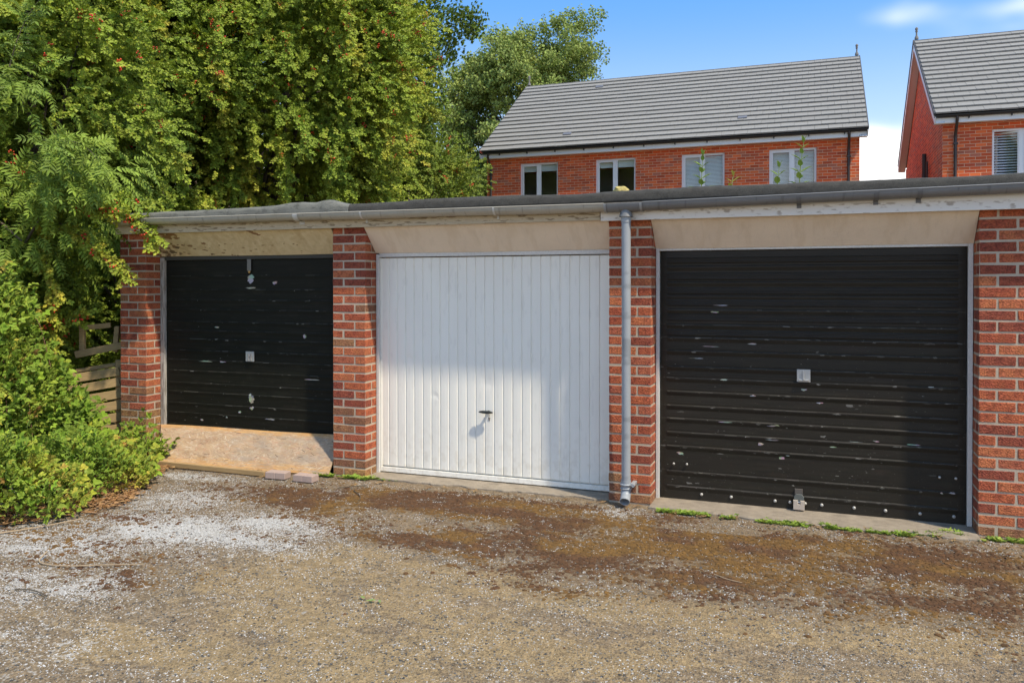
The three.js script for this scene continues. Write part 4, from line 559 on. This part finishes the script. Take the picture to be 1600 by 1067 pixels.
/* a tree: trunk and limbs as tubes, clumps of sprays through an uneven crown, hanging shoots at its face */
function tree(o) {
  const r = rng(o.seed), T = thing(o.name, o.label, o.category ?? 'tree', o.base, 0, o.group), list = [], bp = [], c = V3(...o.c).sub(V3(...o.base)), R = V3(...o.r), limbs = [], tw = [];
  const lift = o.minY ?? 0.2;
  const trunkTop = V3(c.x * 0.5, c.y, c.z * 0.5);
  if (o.trunk) part('trunk', tube([[0, -0.1, 0], [c.x * 0.1 + 0.05, c.y * 0.3, c.z * 0.1], [c.x * 0.3, c.y * 0.65, c.z * 0.3 - 0.05], [trunkTop.x, trunkTop.y, trunkTop.z]], [o.trunk, o.trunk * 0.4], 16, 10), bark, T);
  const rough = o.rough ?? 0.38, rad = (d) => 0.99 - rough / 2 + rough * fbm(d.x * 2.2 + o.seed, d.y * 2.2 + d.z * 1.7 + 9, 3);
  for (let k = 0; k < o.clumps; k++) {
    const d = dirOn(r), t = (0.60 + 0.40 * Math.sqrt(r())) * rad(d), cc = c.clone().add(V3(d.x * R.x, d.y * R.y, d.z * R.z).multiplyScalar(t)); if (cc.y < lift) continue;
    const hue = clamp(fbm(d.x * 1.6 + o.seed * 3, d.y * 1.6 + d.z * 1.3, 3) * 1.3 - 0.28 + (r() - 0.5) * 0.25), cr = o.cr * (0.7 + 0.6 * r()), n = o.per * (0.7 + 0.6 * r());
    for (let i = 0; i < n; i++) {
      const g = V3((r() + r() - 1) * cr * 1.35, (r() + r() - 1) * cr * 0.8, (r() + r() - 1) * cr * 1.35), out = g.clone().normalize(), p = cc.clone().add(g);
      if (p.y < lift) continue;
      list.push({ p, axis: d.clone().multiplyScalar(0.6).addScaledVector(out, 0.7).add(jit(r, 1.0)).add(V3(0, -o.droop, 0)), face: SUN.clone().multiplyScalar(0.9).addScaledVector(d, 0.55).add(jit(r, 1.0)), s: (o.size ?? 1) * (0.75 + 0.5 * r()), col: pickCol(r, o.pal, hue + (r() - 0.5) * 0.25) });
    }
    if (k % (o.limbEvery ?? 5) === 0) { const s0 = V3(trunkTop.x, lerp(trunkTop.y * 0.4, trunkTop.y, r()), trunkTop.z); const mid = s0.clone().lerp(cc, 0.5).add(V3(0, 0.15 * R.y * r(), 0)); limbs.push(tube([s0.toArray(), mid.toArray(), cc.toArray()], [o.trunk * 0.3 + 0.008, 0.006], 8, 5)); }
    if (o.berry && r() < o.berry) for (let i = 0; i < 3; i++) bp.push(cc.clone().addScaledVector(d, cr * (0.6 + 0.5 * r())).add(jit(r, cr)));
  }
  for (let k = 0; k < (o.shoots ?? 0); k++) {
    const d = dirOn(r); if (d.y < -0.5) continue; d.z = Math.abs(d.z) * (o.faceZ ?? 1); const st = rad(d) * (0.72 + 0.2 * r()); let p = c.clone().add(V3(d.x * R.x, d.y * R.y, d.z * R.z).multiplyScalar(st)); const v = V3(d.x, d.y * 0.4 + 0.25, d.z).normalize(), hue = r(), L = (0.5 + 1.0 * r()) * (o.shootL ?? 1), N = Math.ceil(L / 0.055), path = [p.toArray()]; const red = o.berry && r() < 0.5;
    for (let i = 0; i < N; i++) { v.add(V3((r() - 0.5) * 0.14, -0.085, (r() - 0.5) * 0.14)).normalize(); p = p.clone().addScaledVector(v, 0.055); if (p.y < lift) break; if (i % 5 === 4) path.push(p.toArray()); for (let q = 0; q < 3; q++) list.push({ p: p.clone().add(jit(r, 0.07)), axis: v.clone().multiplyScalar(0.7).add(jit(r, 1.5)), face: SUN.clone().addScaledVector(d, 0.6).add(jit(r, 0.9)), s: (o.size ?? 1) * (0.7 + 0.45 * r()), col: pickCol(r, o.pal, 0.15 + 0.75 * hue * hue + (r() - 0.5) * 0.3) }); if (red && i > N * 0.35 && r() < 0.45) bp.push(p.clone().add(jit(r, 0.06))); }
    if (path.length > 2) tw.push(tube(path, [0.008, 0.002], path.length * 2, 4));
  }
  for (const g of limbs) part('limb', g, bark, T); if (tw.length > 60) part('shoots', tw, bark, T).userData.kind = 'stuff'; else for (const g of tw) part('shoot', g, bark, T);
  scatter(T, 'crown', o.kind, list); berries(T, bp, r);
  return T;
}
const HAW = [[0.20, 0.285, 0.027], [0.27, 0.355, 0.033], [0.34, 0.405, 0.039], [0.47, 0.43, 0.048]];
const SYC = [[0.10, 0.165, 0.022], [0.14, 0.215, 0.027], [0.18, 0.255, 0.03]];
const PALE = [[0.24, 0.32, 0.075], [0.31, 0.38, 0.085], [0.37, 0.41, 0.08]];
const ASH = [[0.165, 0.245, 0.03], [0.23, 0.32, 0.038], [0.29, 0.37, 0.045]];
const BRA = [[0.15, 0.24, 0.024], [0.23, 0.345, 0.032], [0.32, 0.40, 0.042], [0.44, 0.40, 0.05], [0.40, 0.22, 0.06]];
tree({ name: 'hawthorn_tree', label: 'big hawthorn with red berries rising behind the left garage roof', base: [-9.2, 0, -5.6], c: [-9.15, 4.9, -5.5], r: [2.75, 3.7, 2.5], clumps: 300, cr: 0.52, per: 72, droop: 0.35, limbEvery: 12, kind: 'hawthorn', pal: HAW, trunk: 0.2, berry: 0.34, shoots: 420, faceZ: 1, seed: 3, size: 1.15, minY: 1.2 });
tree({ name: 'hawthorn_tree', label: 'shaded hawthorn between the ash and the big berried hawthorn', base: [-10.2, 0, -2.6], c: [-9.9, 4.3, -2.8], r: [2.5, 3.6, 2.2], clumps: 170, cr: 0.52, per: 62, droop: 0.3, kind: 'hawthorn', pal: HAW, trunk: 0.16, berry: 0.2, shoots: 130, seed: 8, size: 1.15, minY: 0.8 });
tree({ name: 'hawthorn_tree', label: 'yellowish hawthorn standing beside the left corner of the long house', base: [-9.5, 0, -11.8], c: [-9.4, 3.6, -11.8], r: [1.6, 2.5, 1.5], clumps: 110, cr: 0.4, per: 52, droop: 0.3, kind: 'hawthorn', pal: [[0.18, 0.25, 0.03], [0.26, 0.33, 0.035], [0.36, 0.36, 0.045]], trunk: 0.12, berry: 0.12, shoots: 90, seed: 14, size: 1.25, minY: 1.2 });
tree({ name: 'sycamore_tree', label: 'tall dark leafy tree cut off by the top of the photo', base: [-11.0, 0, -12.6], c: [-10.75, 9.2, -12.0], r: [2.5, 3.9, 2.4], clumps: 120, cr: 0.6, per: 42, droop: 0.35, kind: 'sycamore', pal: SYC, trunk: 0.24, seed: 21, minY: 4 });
tree({ name: 'poplar_tree', label: 'pale green poplar behind the left end of the long house', base: [-12.2, 0, -29], c: [-12.0, 7.5, -28.5], r: [4.3, 5.1, 3.8], clumps: 320, cr: 0.5, per: 40, droop: 0.05, rough: 0.95, kind: 'poplar', pal: PALE, trunk: 0.3, limbEvery: 3, seed: 33, size: 1.25, minY: 2 });
for (const [x, z, h, rr, sd, l] of [[-13.2, -8.5, 5.5, 3.4, 41, 'broad leafy tree hidden deep behind the big berried hawthorn'], [-13.0, -1.8, 4.8, 3.0, 42, 'broad leafy tree deep behind the ash at the left edge'], [-12.6, -15, 4.2, 2.4, 43, 'broad leafy tree in the gap behind the yellowish hawthorn']])
  tree({ name: 'sycamore_tree', label: l, base: [x, 0, z], c: [x, h, z], r: [rr, h - 0.4, rr], clumps: 130, cr: 0.8, per: 34, droop: 0.3, kind: 'sycamore', pal: ASH, trunk: 0.2, seed: sd, size: 1.25, minY: 0.3 });
tree({ name: 'ash_tree', label: 'young ash with long feathery leaves leaning in at the left edge', base: [-8.4, 0, 0.3], c: [-7.45, 2.75, 0.4], r: [1.0, 1.15, 0.8], clumps: 46, cr: 0.32, per: 24, droop: 0.45, kind: 'ash', pal: ASH, trunk: 0.09, shoots: 14, shootL: 0.6, seed: 51, size: 0.78, minY: 1.7, limbEvery: 3 });
tree({ name: 'hawthorn_bush', label: 'shrubby hawthorn with hanging berries beside the left brick pier', category: 'bush', base: [-7.9, 0, 0.1], c: [-7.85, 1.55, 0.15], r: [0.72, 1.35, 0.7], clumps: 85, cr: 0.24, per: 40, droop: 0.3, kind: 'hawthorn', pal: HAW, trunk: 0.06, berry: 0.25, shoots: 26, shootL: 0.35, seed: 61, minY: 0.1 });
tree({ name: 'hawthorn_bush', label: 'shaded hawthorn bush in the dark gap left of the garages', category: 'bush', base: [-8.6, 0, -2.2], c: [-8.5, 1.6, -2.2], r: [1.1, 1.7, 1.2], clumps: 80, cr: 0.3, per: 40, droop: 0.3, kind: 'hawthorn', pal: HAW, trunk: 0.06, berry: 0.1, seed: 62, minY: 0.1 });
tree({ name: 'hawthorn_bush', label: 'hawthorn bush deep in the shade under the left trees', category: 'bush', base: [-10.6, 0, -2.4], c: [-10.5, 1.35, -2.4], r: [1.7, 1.5, 1.4], clumps: 90, cr: 0.36, per: 40, droop: 0.3, kind: 'hawthorn', pal: HAW, trunk: 0.06, seed: 63, size: 1.2, minY: 0.05 });
tree({ name: 'hawthorn_tree', label: 'hawthorn filling the upper left corner above the ash', base: [-8.6, 0, -0.8], c: [-8.35, 4.0, -0.7], r: [1.35, 2.0, 1.0], clumps: 110, cr: 0.36, per: 50, droop: 0.35, kind: 'hawthorn', pal: HAW, trunk: 0.09, berry: 0.25, shoots: 60, shootL: 0.8, seed: 64, minY: 1.2, limbEvery: 8 });
// long arching hawthorn sprigs with berries that reach across the first pier
{
  const r = rng(70), T = thing('hawthorn_branch', 'berried hawthorn branches reaching over the top of the left brick pier', 'branch', [-7.3, 2.0, 0.2]), list = [], bp = [], O = V3(-7.3, 2.0, 0.2);
  const arcs = [[[-7.2, 2.35, 0.25], [-6.6, 2.42, 0.24], [-6.1, 2.33, 0.22], [-5.72, 2.06, 0.20]], [[-7.2, 2.15, 0.3], [-6.7, 2.2, 0.3], [-6.35, 2.0, 0.28], [-6.02, 1.72, 0.24]], [[-7.1, 2.35, 0.3], [-6.7, 2.45, 0.3], [-6.35, 2.35, 0.28]], [[-7.1, 2.05, 0.4], [-6.85, 1.9, 0.42], [-6.75, 1.5, 0.42], [-6.8, 1.0, 0.42], [-6.7, 0.75, 0.45]], [[-7.0, 1.2, 0.3], [-6.8, 1.32, 0.25], [-6.62, 1.36, 0.22]], [[-7.1, 1.6, 0.4], [-6.95, 1.3, 0.5], [-6.85, 0.8, 0.5]], [[-7.2, 2.3, 0.2], [-6.5, 2.5, 0.0], [-6.1, 2.45, -0.1]], [[-7.2, 1.6, 0.8], [-6.85, 1.45, 1.05], [-6.5, 1.05, 1.25], [-6.32, 0.68, 1.32]], [[-7.0, 1.2, 0.7], [-6.7, 1.1, 0.9], [-6.4, 0.8, 1.0], [-6.2, 0.5, 1.05]], [[-6.9, 0.9, 1.3], [-6.4, 0.75, 1.5], [-6.0, 0.45, 1.6]]];
  const tw = arcs.map((a) => tube(a.map((p) => V3(...p).sub(O).toArray()), [0.007, 0.0025], 24, 5)); for (const g of tw) part('stem', g, bark, T);
  for (const [k, a] of arcs.entries()) { const c = new THREE.CatmullRomCurve3(a.map((p) => V3(...p).sub(O))), L = c.getLength(), N = Math.ceil(L / 0.03), hue = [0.6, 0.7, 0.5, 0.8, 0.6, 0.9, 0.4, 0.7, 0.5, 0.75][k]; for (let i = 0; i < N; i++) { const t = i / N, p = c.getPointAt(t), v = c.getTangentAt(t); for (let q = 0; q < 2; q++) list.push({ p: p.clone().add(jit(r, 0.05)), axis: v.clone().multiplyScalar(0.8).add(jit(r, 1.5)), face: V3(0.3, 1, 0.5).add(jit(r, 0.9)), s: 0.7 + 0.4 * r(), col: pickCol(r, HAW, hue + (r() - 0.5) * 0.5) }); if (t > 0.45 && r() < 0.24) bp.push(p.clone().add(jit(r, 0.05)).add(V3(0, -0.02, 0.02))); } }
  scatter(T, 'leaves', 'hawthorn', list); berries(T, bp, r);
}
// brambles in mounds at the foot of the trees
function bramble(label, x, z, rx, rz, h, n, seed, hueMax, size = 1) {
  const r = rng(seed), T = thing('bramble_bush', label, 'bush', [x, 0, z]), list = [], st = [];
  for (let i = 0; i < n; i++) {
    const a = r() * 6.2832, q = Math.pow(r(), 0.55), px = Math.cos(a) * q * rx, pz = Math.sin(a) * q * rz, edge = 0.25 + 1.5 * fbm(x + px * 2.6 + seed, z + pz * 2.6, 4), top = h * Math.pow(Math.max(0, 1 - q * q), 0.8) * edge * (0.5 + 0.9 * fbm(px * 6 + seed, pz * 6, 3)) + (r() < 0.06 ? 0.16 * r() : 0);
    if (q > 0.7 && r() < (q - 0.7) * 2.2) continue;
    const y = top * (r() < 0.75 ? 0.8 + 0.25 * r() : r()) + 0.02, out = V3(Math.cos(a) * (0.3 + q), 0.7, Math.sin(a) * (0.3 + q));
    list.push({ p: V3(px, y, pz), axis: out.clone().add(jit(r, 1.6)), face: V3(0.4, 0.9, 0.4).add(jit(r, 1.1)), s: size * (0.5 + 0.8 * r() * r() + 0.2 * r()), col: pickCol(r, BRA, hueMax * clamp(fbm(px * 3.2 + seed * 5, pz * 3.2 + y * 2, 4) * 1.7 - 0.35) + (r() - 0.5) * 0.3 + (r() < 0.05 ? 0.5 : 0)) });
  }
  for (let i = 0; i < 22; i++) { const a = r() * 6.28, q = 0.2 + 0.5 * r(), e = 0.75 + 0.35 * r(); st.push(tube([[Math.cos(a) * q * rx * 0.4, 0, Math.sin(a) * q * rz * 0.4], [Math.cos(a) * q * rx, h * (0.6 + 0.4 * r()), Math.sin(a) * q * rz], [Math.cos(a + 0.3) * e * rx, h * 0.3 * r() + 0.03, Math.sin(a + 0.3) * e * rz]], [0.005, 0.0025], 14, 4)); }
  const sm = mat(C(0.20, 0.10, 0.06), 0.8); for (const g of st) part('stem', g, sm, T); scatter(T, 'leaves', 'bramble', list);
  return T;
}
bramble('tall bramble mound under the ash at the left edge', -6.95, 1.05, 0.85, 0.8, 1.55, 1700, 71, 0.6);
bramble('bramble mound in front of the broken pallet', -6.5, 0.75, 0.5, 0.42, 0.46, 640, 72, 0.62);
bramble('low sprawling bramble at the edge of the forecourt', -5.75, 1.1, 0.6, 0.6, 0.26, 620, 73, 0.8, 0.8);
bramble('low bramble at the bottom of the left edge', -5.75, 1.85, 0.8, 0.42, 0.36, 800, 74, 0.7, 0.85);
bramble('dense bramble mound beyond the left edge', -7.3, 2.2, 1.0, 0.9, 1.2, 900, 75, 0.7);
bramble('small leafy bramble against the foot of the left brick pier', -5.95, 0.22, 0.22, 0.13, 0.26, 110, 76, 0.6, 0.8);
{ // leaf litter and dry stems round the brambles
  const r = rng(81), T = new THREE.Group(); T.name = 'leaf_litter'; T.userData.kind = 'stuff'; scene.add(T); tag(T, 'dry brown leaves and stems under the brambles', 'leaf litter'); const list = [];
  for (let i = 0; i < 1500; i++) { const t = r(), x = lerp(-6.2, -4.75, r()), z = lerp(0.3, 2.4, r()), lim = -4.85 - 0.55 * Math.abs(z - 1.5); if (x > lim + 0.12 * (r() - 0.5)) continue; const b = mix3([0.22, 0.12, 0.05], [0.40, 0.24, 0.10], r()); list.push({ p: V3(x, 0.006 + 0.012 * t, z), axis: UP, face: V3(r() - 0.5, 0, r() - 0.5), s: 0.7 + 0.6 * r(), col: b }); }
  for (let i = 0; i < 90; i++) { const x = lerp(-6, 1.5, r()), z = 0.08 + 0.4 * r() * r(); list.push({ p: V3(x, 0.008, z), axis: UP, face: V3(r() - 0.5, 0, r() - 0.5), s: 0.35 + 0.4 * r(), col: mix3([0.16, 0.09, 0.04], [0.36, 0.24, 0.10], r()) }); }
  scatter(T, 'dry_leaves', 'litter', list, dryM);
}
{ // little weeds along the thresholds
  const r = rng(85), T = new THREE.Group(); T.name = 'weeds'; T.userData.kind = 'stuff'; scene.add(T); tag(T, 'low bright green weeds along the garage thresholds', 'weeds'); const list = [];
  const strip = (x0, x1, z, n, hgt, sp = 0.05) => { for (let i = 0; i < n; i++) { const x = lerp(x0, x1, r()); if (fbm(x * 9 + 3, z * 9, 4) < 0.44) continue; list.push({ p: V3(x, 0.004, z + (r() - 0.5) * sp), axis: V3((r() - 0.5) * 0.5, 1, (r() - 0.5) * 0.5), face: V3(r() - 0.5, 0.1, r() - 0.5), s: hgt * (0.35 + 1.3 * r() * r()), col: pickCol(r, [[0.16, 0.25, 0.03], [0.28, 0.40, 0.05], [0.38, 0.42, 0.08]], r()) }); } };
  strip(-1.08, -0.45, 0.14, 420, 0.85, 0.07); strip(-0.5, 0.15, 0.15, 340, 0.95, 0.08); strip(0.1, 0.62, 0.145, 280, 0.8, 0.07); strip(0.6, 1.05, 0.10, 70, 0.8); strip(1.08, 1.35, 0.06, 110, 1.1); strip(-4.05, -3.55, 0.05, 90, 1.3, 0.05); strip(-3.6, -3.3, 0.0, 30, 1.0); strip(0.75, 1.0, 0.02, 40, 1.1, 0.06);
  scatter(T, 'weed_rosettes', 'weed', list);
}
{ // moss cushions and loose chippings on the forecourt
  const r = rng(95);
  const put = (name, label, cat, geo, m, n, make) => { const L = []; let guard = 0; while (L.length < n && guard++ < n * 30) { const e = make(); if (e) L.push(e); } const im = new THREE.InstancedMesh(geo, m, L.length); im.name = name; im.receiveShadow = im.castShadow = true; const q = new THREE.Matrix4(), e2 = new THREE.Euler(), cc = new THREE.Color(); L.forEach((e, i) => { q.makeRotationFromEuler(e2.set(e.rx ?? 0, r() * 6.28, e.rz ?? 0)); q.scale(V3(...e.s)); q.setPosition(e.x, e.y, e.z); im.setMatrixAt(i, q); im.setColorAt(i, cc.setRGB(...e.col)); }); scene.add(im); tag(im, label, cat, null, 'stuff'); };
  const rough = (seed, k) => { const g = new THREE.IcosahedronGeometry(1, 1), q = rng(seed), p = g.attributes.position, memo = new Map(); for (let i = 0; i < p.count; i++) { const key = [p.getX(i), p.getY(i), p.getZ(i)].map((v) => v.toFixed(3)).join(); if (!memo.has(key)) memo.set(key, 1 - k + 2 * k * q()); const f = memo.get(key); p.setXYZ(i, p.getX(i) * f, p.getY(i) * f, p.getZ(i) * f); } g.computeVertexNormals(); return g; };
  const hgt = (x, z) => (fbm(x * 1.3 + 5, z * 1.3, 3) - 0.5) * 0.018 + mossAt(x, z) * 0.004 - 0.002;
  const spot = () => [FX0 + 0.5 + r() * 8.2, 0.1 + r() * 3.9];
  put('moss', 'brown moss cushions on the tarmac in front of the garages', 'moss', rough(1, 0.3), mat(C(1, 1, 1), 1), 26000, () => { const [x, z] = spot(), m = mossAt(x, z); if (z < 0.14 || r() > m * m) return null; if (fbm(x * 22, z * 28, 3) < 0.44) return null; const s = 0.006 + 0.015 * r() * r(); const hue = fbm(x * 3.3, z * 5 + 70, 4), c = mix3([0.086, 0.040, 0.015], [0.135, 0.070, 0.016], sstep(0.38, 0.66, hue)), k = 0.7 + 0.6 * r(); return { x, z, y: hgt(x, z), s: [s, s * 0.45, s], col: c.map((v) => v * k) }; });
  put('grit', 'scattered white grit on the forecourt', 'grit', rough(2, 0.35), mat(C(1, 1, 1), 0.8), 60000, () => { const [x, z] = spot(), g = gritAt(x, z); const cl = sstep(0.36, 0.62, fbm(x * 9 + 70, z * 12, 4)); if (r() > (0.008 + 0.10 * cl * cl + g * g * 1.8)) return null; const s = 0.0016 + 0.0030 * r() * r(); const k = 0.34 + 0.26 * r(); return { x, z, y: hgt(x, z) + s * 0.3, s: [s * (0.8 + 0.7 * r()), s * 0.7, s], col: [k, k * 0.97, k * 0.92] }; });
  put('chippings', 'dark and tan stone chippings on the tarmac', 'chippings', rough(3, 0.35), mat(C(1, 1, 1), 0.85), 42000, () => { const [x, z] = spot(); if (r() < 0.5 * mossAt(x, z) || r() > 0.12 + 1.3 * sstep(0.38, 0.66, fbm(x * 8 + 170, z * 11, 4))) return null; const s = 0.002 + 0.0048 * r() * r(); const dark = r() < 0.55, k = dark ? 0.035 + 0.05 * r() : 0.13 + 0.13 * r(); return { x, z, y: hgt(x, z) + s * 0.2, s: [s * (0.8 + 0.6 * r()), s * 0.6, s], col: dark ? [k, k * 0.98, k * 0.95] : [k * 1.1, k * 0.95, k * 0.72] }; });
}
// ------------------------------------------------------------------ seedlings on the garage roof
function seedling(label, x, h, pairs, size, pal, seed) {
  const r = rng(seed), T = thing('roof_seedling', label, 'plant', [x, 2.32, -0.6]), bend = (r() - 0.5) * 0.08, pt = (t) => V3(bend * t * t, h * t, 0.02 * Math.sin(t * 4));
  part('stem', tube([0, 0.33, 0.66, 1].map((t) => pt(t).toArray()), [0.005, 0.002], 12, 6), mat(C(0.20, 0.26, 0.07), 0.7), T);
  for (let i = 0; i < pairs; i++) for (const s of [-1, 1]) { const B = new Leafy(), t = 0.25 + 0.75 * i / pairs, a = i * 1.57 + 0.3 * (r() - 0.5), k = size * (1 - 0.45 * t) * (0.8 + 0.4 * r()), c = pickCol(r, pal, r()); B.leaf(V3(), V3(s * Math.cos(a), 0.45 + 0.5 * t, s * Math.sin(a)), V3(-s * Math.cos(a) * 0.5, 1, -s * Math.sin(a) * 0.5 + 0.3), k, k * 0.48, c, true); const o = part('leaf', B.build(), leafM, T); o.position.copy(pt(t)); }
  const B = new Leafy(); for (const a of [0, 2, 4]) B.leaf(V3(), V3(Math.cos(a) * 0.3, 1, Math.sin(a) * 0.3), V3(-Math.cos(a), 0.3, -Math.sin(a)), size * 0.5, size * 0.25, pal[pal.length - 1], true); part('shoot_tip', B.build(), leafM, T).position.copy(pt(0.98));
}
const SEED = [[0.16, 0.25, 0.04], [0.26, 0.36, 0.06]];
seedling('tall green seedling on the roof in front of the third house window', -0.845, 0.40, 6, 0.13, SEED, 1);
seedling('small yellowish seedling on the roof between the third and fourth house windows', -0.615, 0.22, 3, 0.11, [[0.36, 0.32, 0.04], [0.42, 0.38, 0.06]], 2);
seedling('short green seedling on the roof in front of the fourth house window', -0.265, 0.27, 3, 0.125, SEED, 3);
seedling('tallest slim seedling on the roof in front of the fourth house window', -0.10, 0.46, 7, 0.12, SEED, 4);
{ const g = new THREE.IcosahedronGeometry(0.05, 3), p = g.attributes.position; for (let i = 0; i < p.count; i++) { const f = 0.8 + 0.5 * fbm(p.getX(i) * 60 + 5, p.getY(i) * 60 + p.getZ(i) * 40, 3); p.setXYZ(i, p.getX(i) * f * 1.2, p.getY(i) * f * 0.8, p.getZ(i) * f); } g.computeVertexNormals(); solo('moss_tuft', g.translate(-1.37, 2.375, 0.0), mat(C(0.42, 0.34, 0.12), 1), 'yellow moss tuft on the roof edge above the downpipe', 'moss'); }
// ------------------------------------------------------------------ broken pallet, hose, sticks
{
  const T = thing('broken_pallet', 'broken wooden pallet propped beside the left brick pier', 'pallet', [-6.74, 0, 0.06], 0.5), r = rng(3);
  const w2 = mat(C(0.48, 0.33, 0.155), 0.9, { map: rep(woodTex, 2, 4) });
  for (const [x, y1] of [[-0.16, 0.80], [0.30, 0.92]]) part('post', rbx(0.07, y1, 0.045, x, y1 / 2, -0.03, 0.005), w2, T);
  for (let i = 0; i < 6; i++) part('slat', rbx(0.62, 0.085, 0.018, 0.08, 0.22 + i * 0.112, 0.003 + 0.012 * r(), 0.003).rotateZ(0.17 + 0.05 * (r() - 0.5)).translate(0.04, -0.02, 0), w2, T);
  part('slat', rbx(0.46, 0.07, 0.018, 0, 0, 0, 0.003).rotateZ(0.20).translate(0.10, 1.02, -0.05), w2, T);
  part('slat', rbx(0.42, 0.06, 0.018, 0, 0, 0, 0.003).rotateX(-1.1).rotateZ(0.16).translate(0.07, 0.84, -0.09), w2, T);
  part('block', rbx(0.05, 0.24, 0.05, -0.07, 1.12, -0.09, 0.004), w2, T); part('block', rbx(0.045, 0.26, 0.05, 0.16, 1.14, -0.09, 0.004).rotateZ(-0.08), w2, T); part('slat', rbx(0.30, 0.05, 0.02, 0, 0, 0, 0.003).rotateZ(0.1).translate(0.05, 1.25, -0.085), w2, T);
}
solo('hose', [tube([[-5.95, 0.02, 2.02], [-5.62, 0.22, 1.98], [-5.45, 0.26, 1.96], [-5.32, 0.20, 1.95], [-5.28, 0.12, 1.93]], 0.016, 40, 10), tube([[-5.9, 0.10, 2.0], [-5.5, 0.13, 2.0], [-5.30, 0.10, 1.99]], 0.014, 24, 10)], mat(C(0.02, 0.02, 0.022), 0.4), 'black hose looping out of the brambles at the left edge', 'hose');
const stick = (label, pts, r0, r1, m = twigPale) => solo('stick', tube(pts, [r0, r1], 20, 6), m, label, 'stick', 'fallen sticks on the forecourt');
stick('long curved pale stick lying on the white grit', [[-4.36, 0.04, 2.47], [-4.33, 0.012, 2.55], [-4.12, 0.012, 2.56], [-3.92, 0.012, 2.47], [-3.70, 0.014, 2.38]], 0.0045, 0.003);
stick('pale stick beside the low bramble at the left edge', [[-5.1, 0.012, 2.30], [-4.95, 0.014, 2.08], [-4.78, 0.03, 1.85]], 0.006, 0.004);
stick('dark stick lying near the bottom left of the forecourt', [[-4.05, 0.010, 2.92], [-3.95, 0.012, 2.90], [-3.80, 0.010, 2.93]], 0.005, 0.003, bark);
stick('thin stick on the moss in front of the white door', [[-3.45, 0.012, 0.45], [-3.3, 0.014, 0.60], [-3.22, 0.012, 0.78]], 0.004, 0.002, bark);
stick('short thin stick on the moss before the right black door', [[-0.52, 0.01, 1.36], [-0.44, 0.012, 1.42], [-0.36, 0.01, 1.44]], 0.003, 0.002);
stick('bent twig on the ground before the second brick pier', [[-3.62, 0.012, 0.42], [-3.45, 0.016, 0.30], [-3.38, 0.01, 0.33]], 0.004, 0.002, bark);
{ // a torn green leaf sprig on the tarmac
  const B = new Leafy(); for (const [x, z, a] of [[0, 0, 0.2], [0.03, 0.01, 2.6], [-0.03, 0.0, 3.6], [0.05, -0.01, 0.9]]) B.leaf(V3(x, 0.014, z), V3(Math.cos(a), 0.15, Math.sin(a)), UP, 0.045, 0.018, [0.26, 0.36, 0.10], true);
  const o = solo('fallen_leaf_sprig', B.build(), leafM, 'small torn green leaf sprig lying on the tarmac', 'leaf'); o.position.set(-2.17, 0, 2.38);
}

renderer.render(scene, camera);
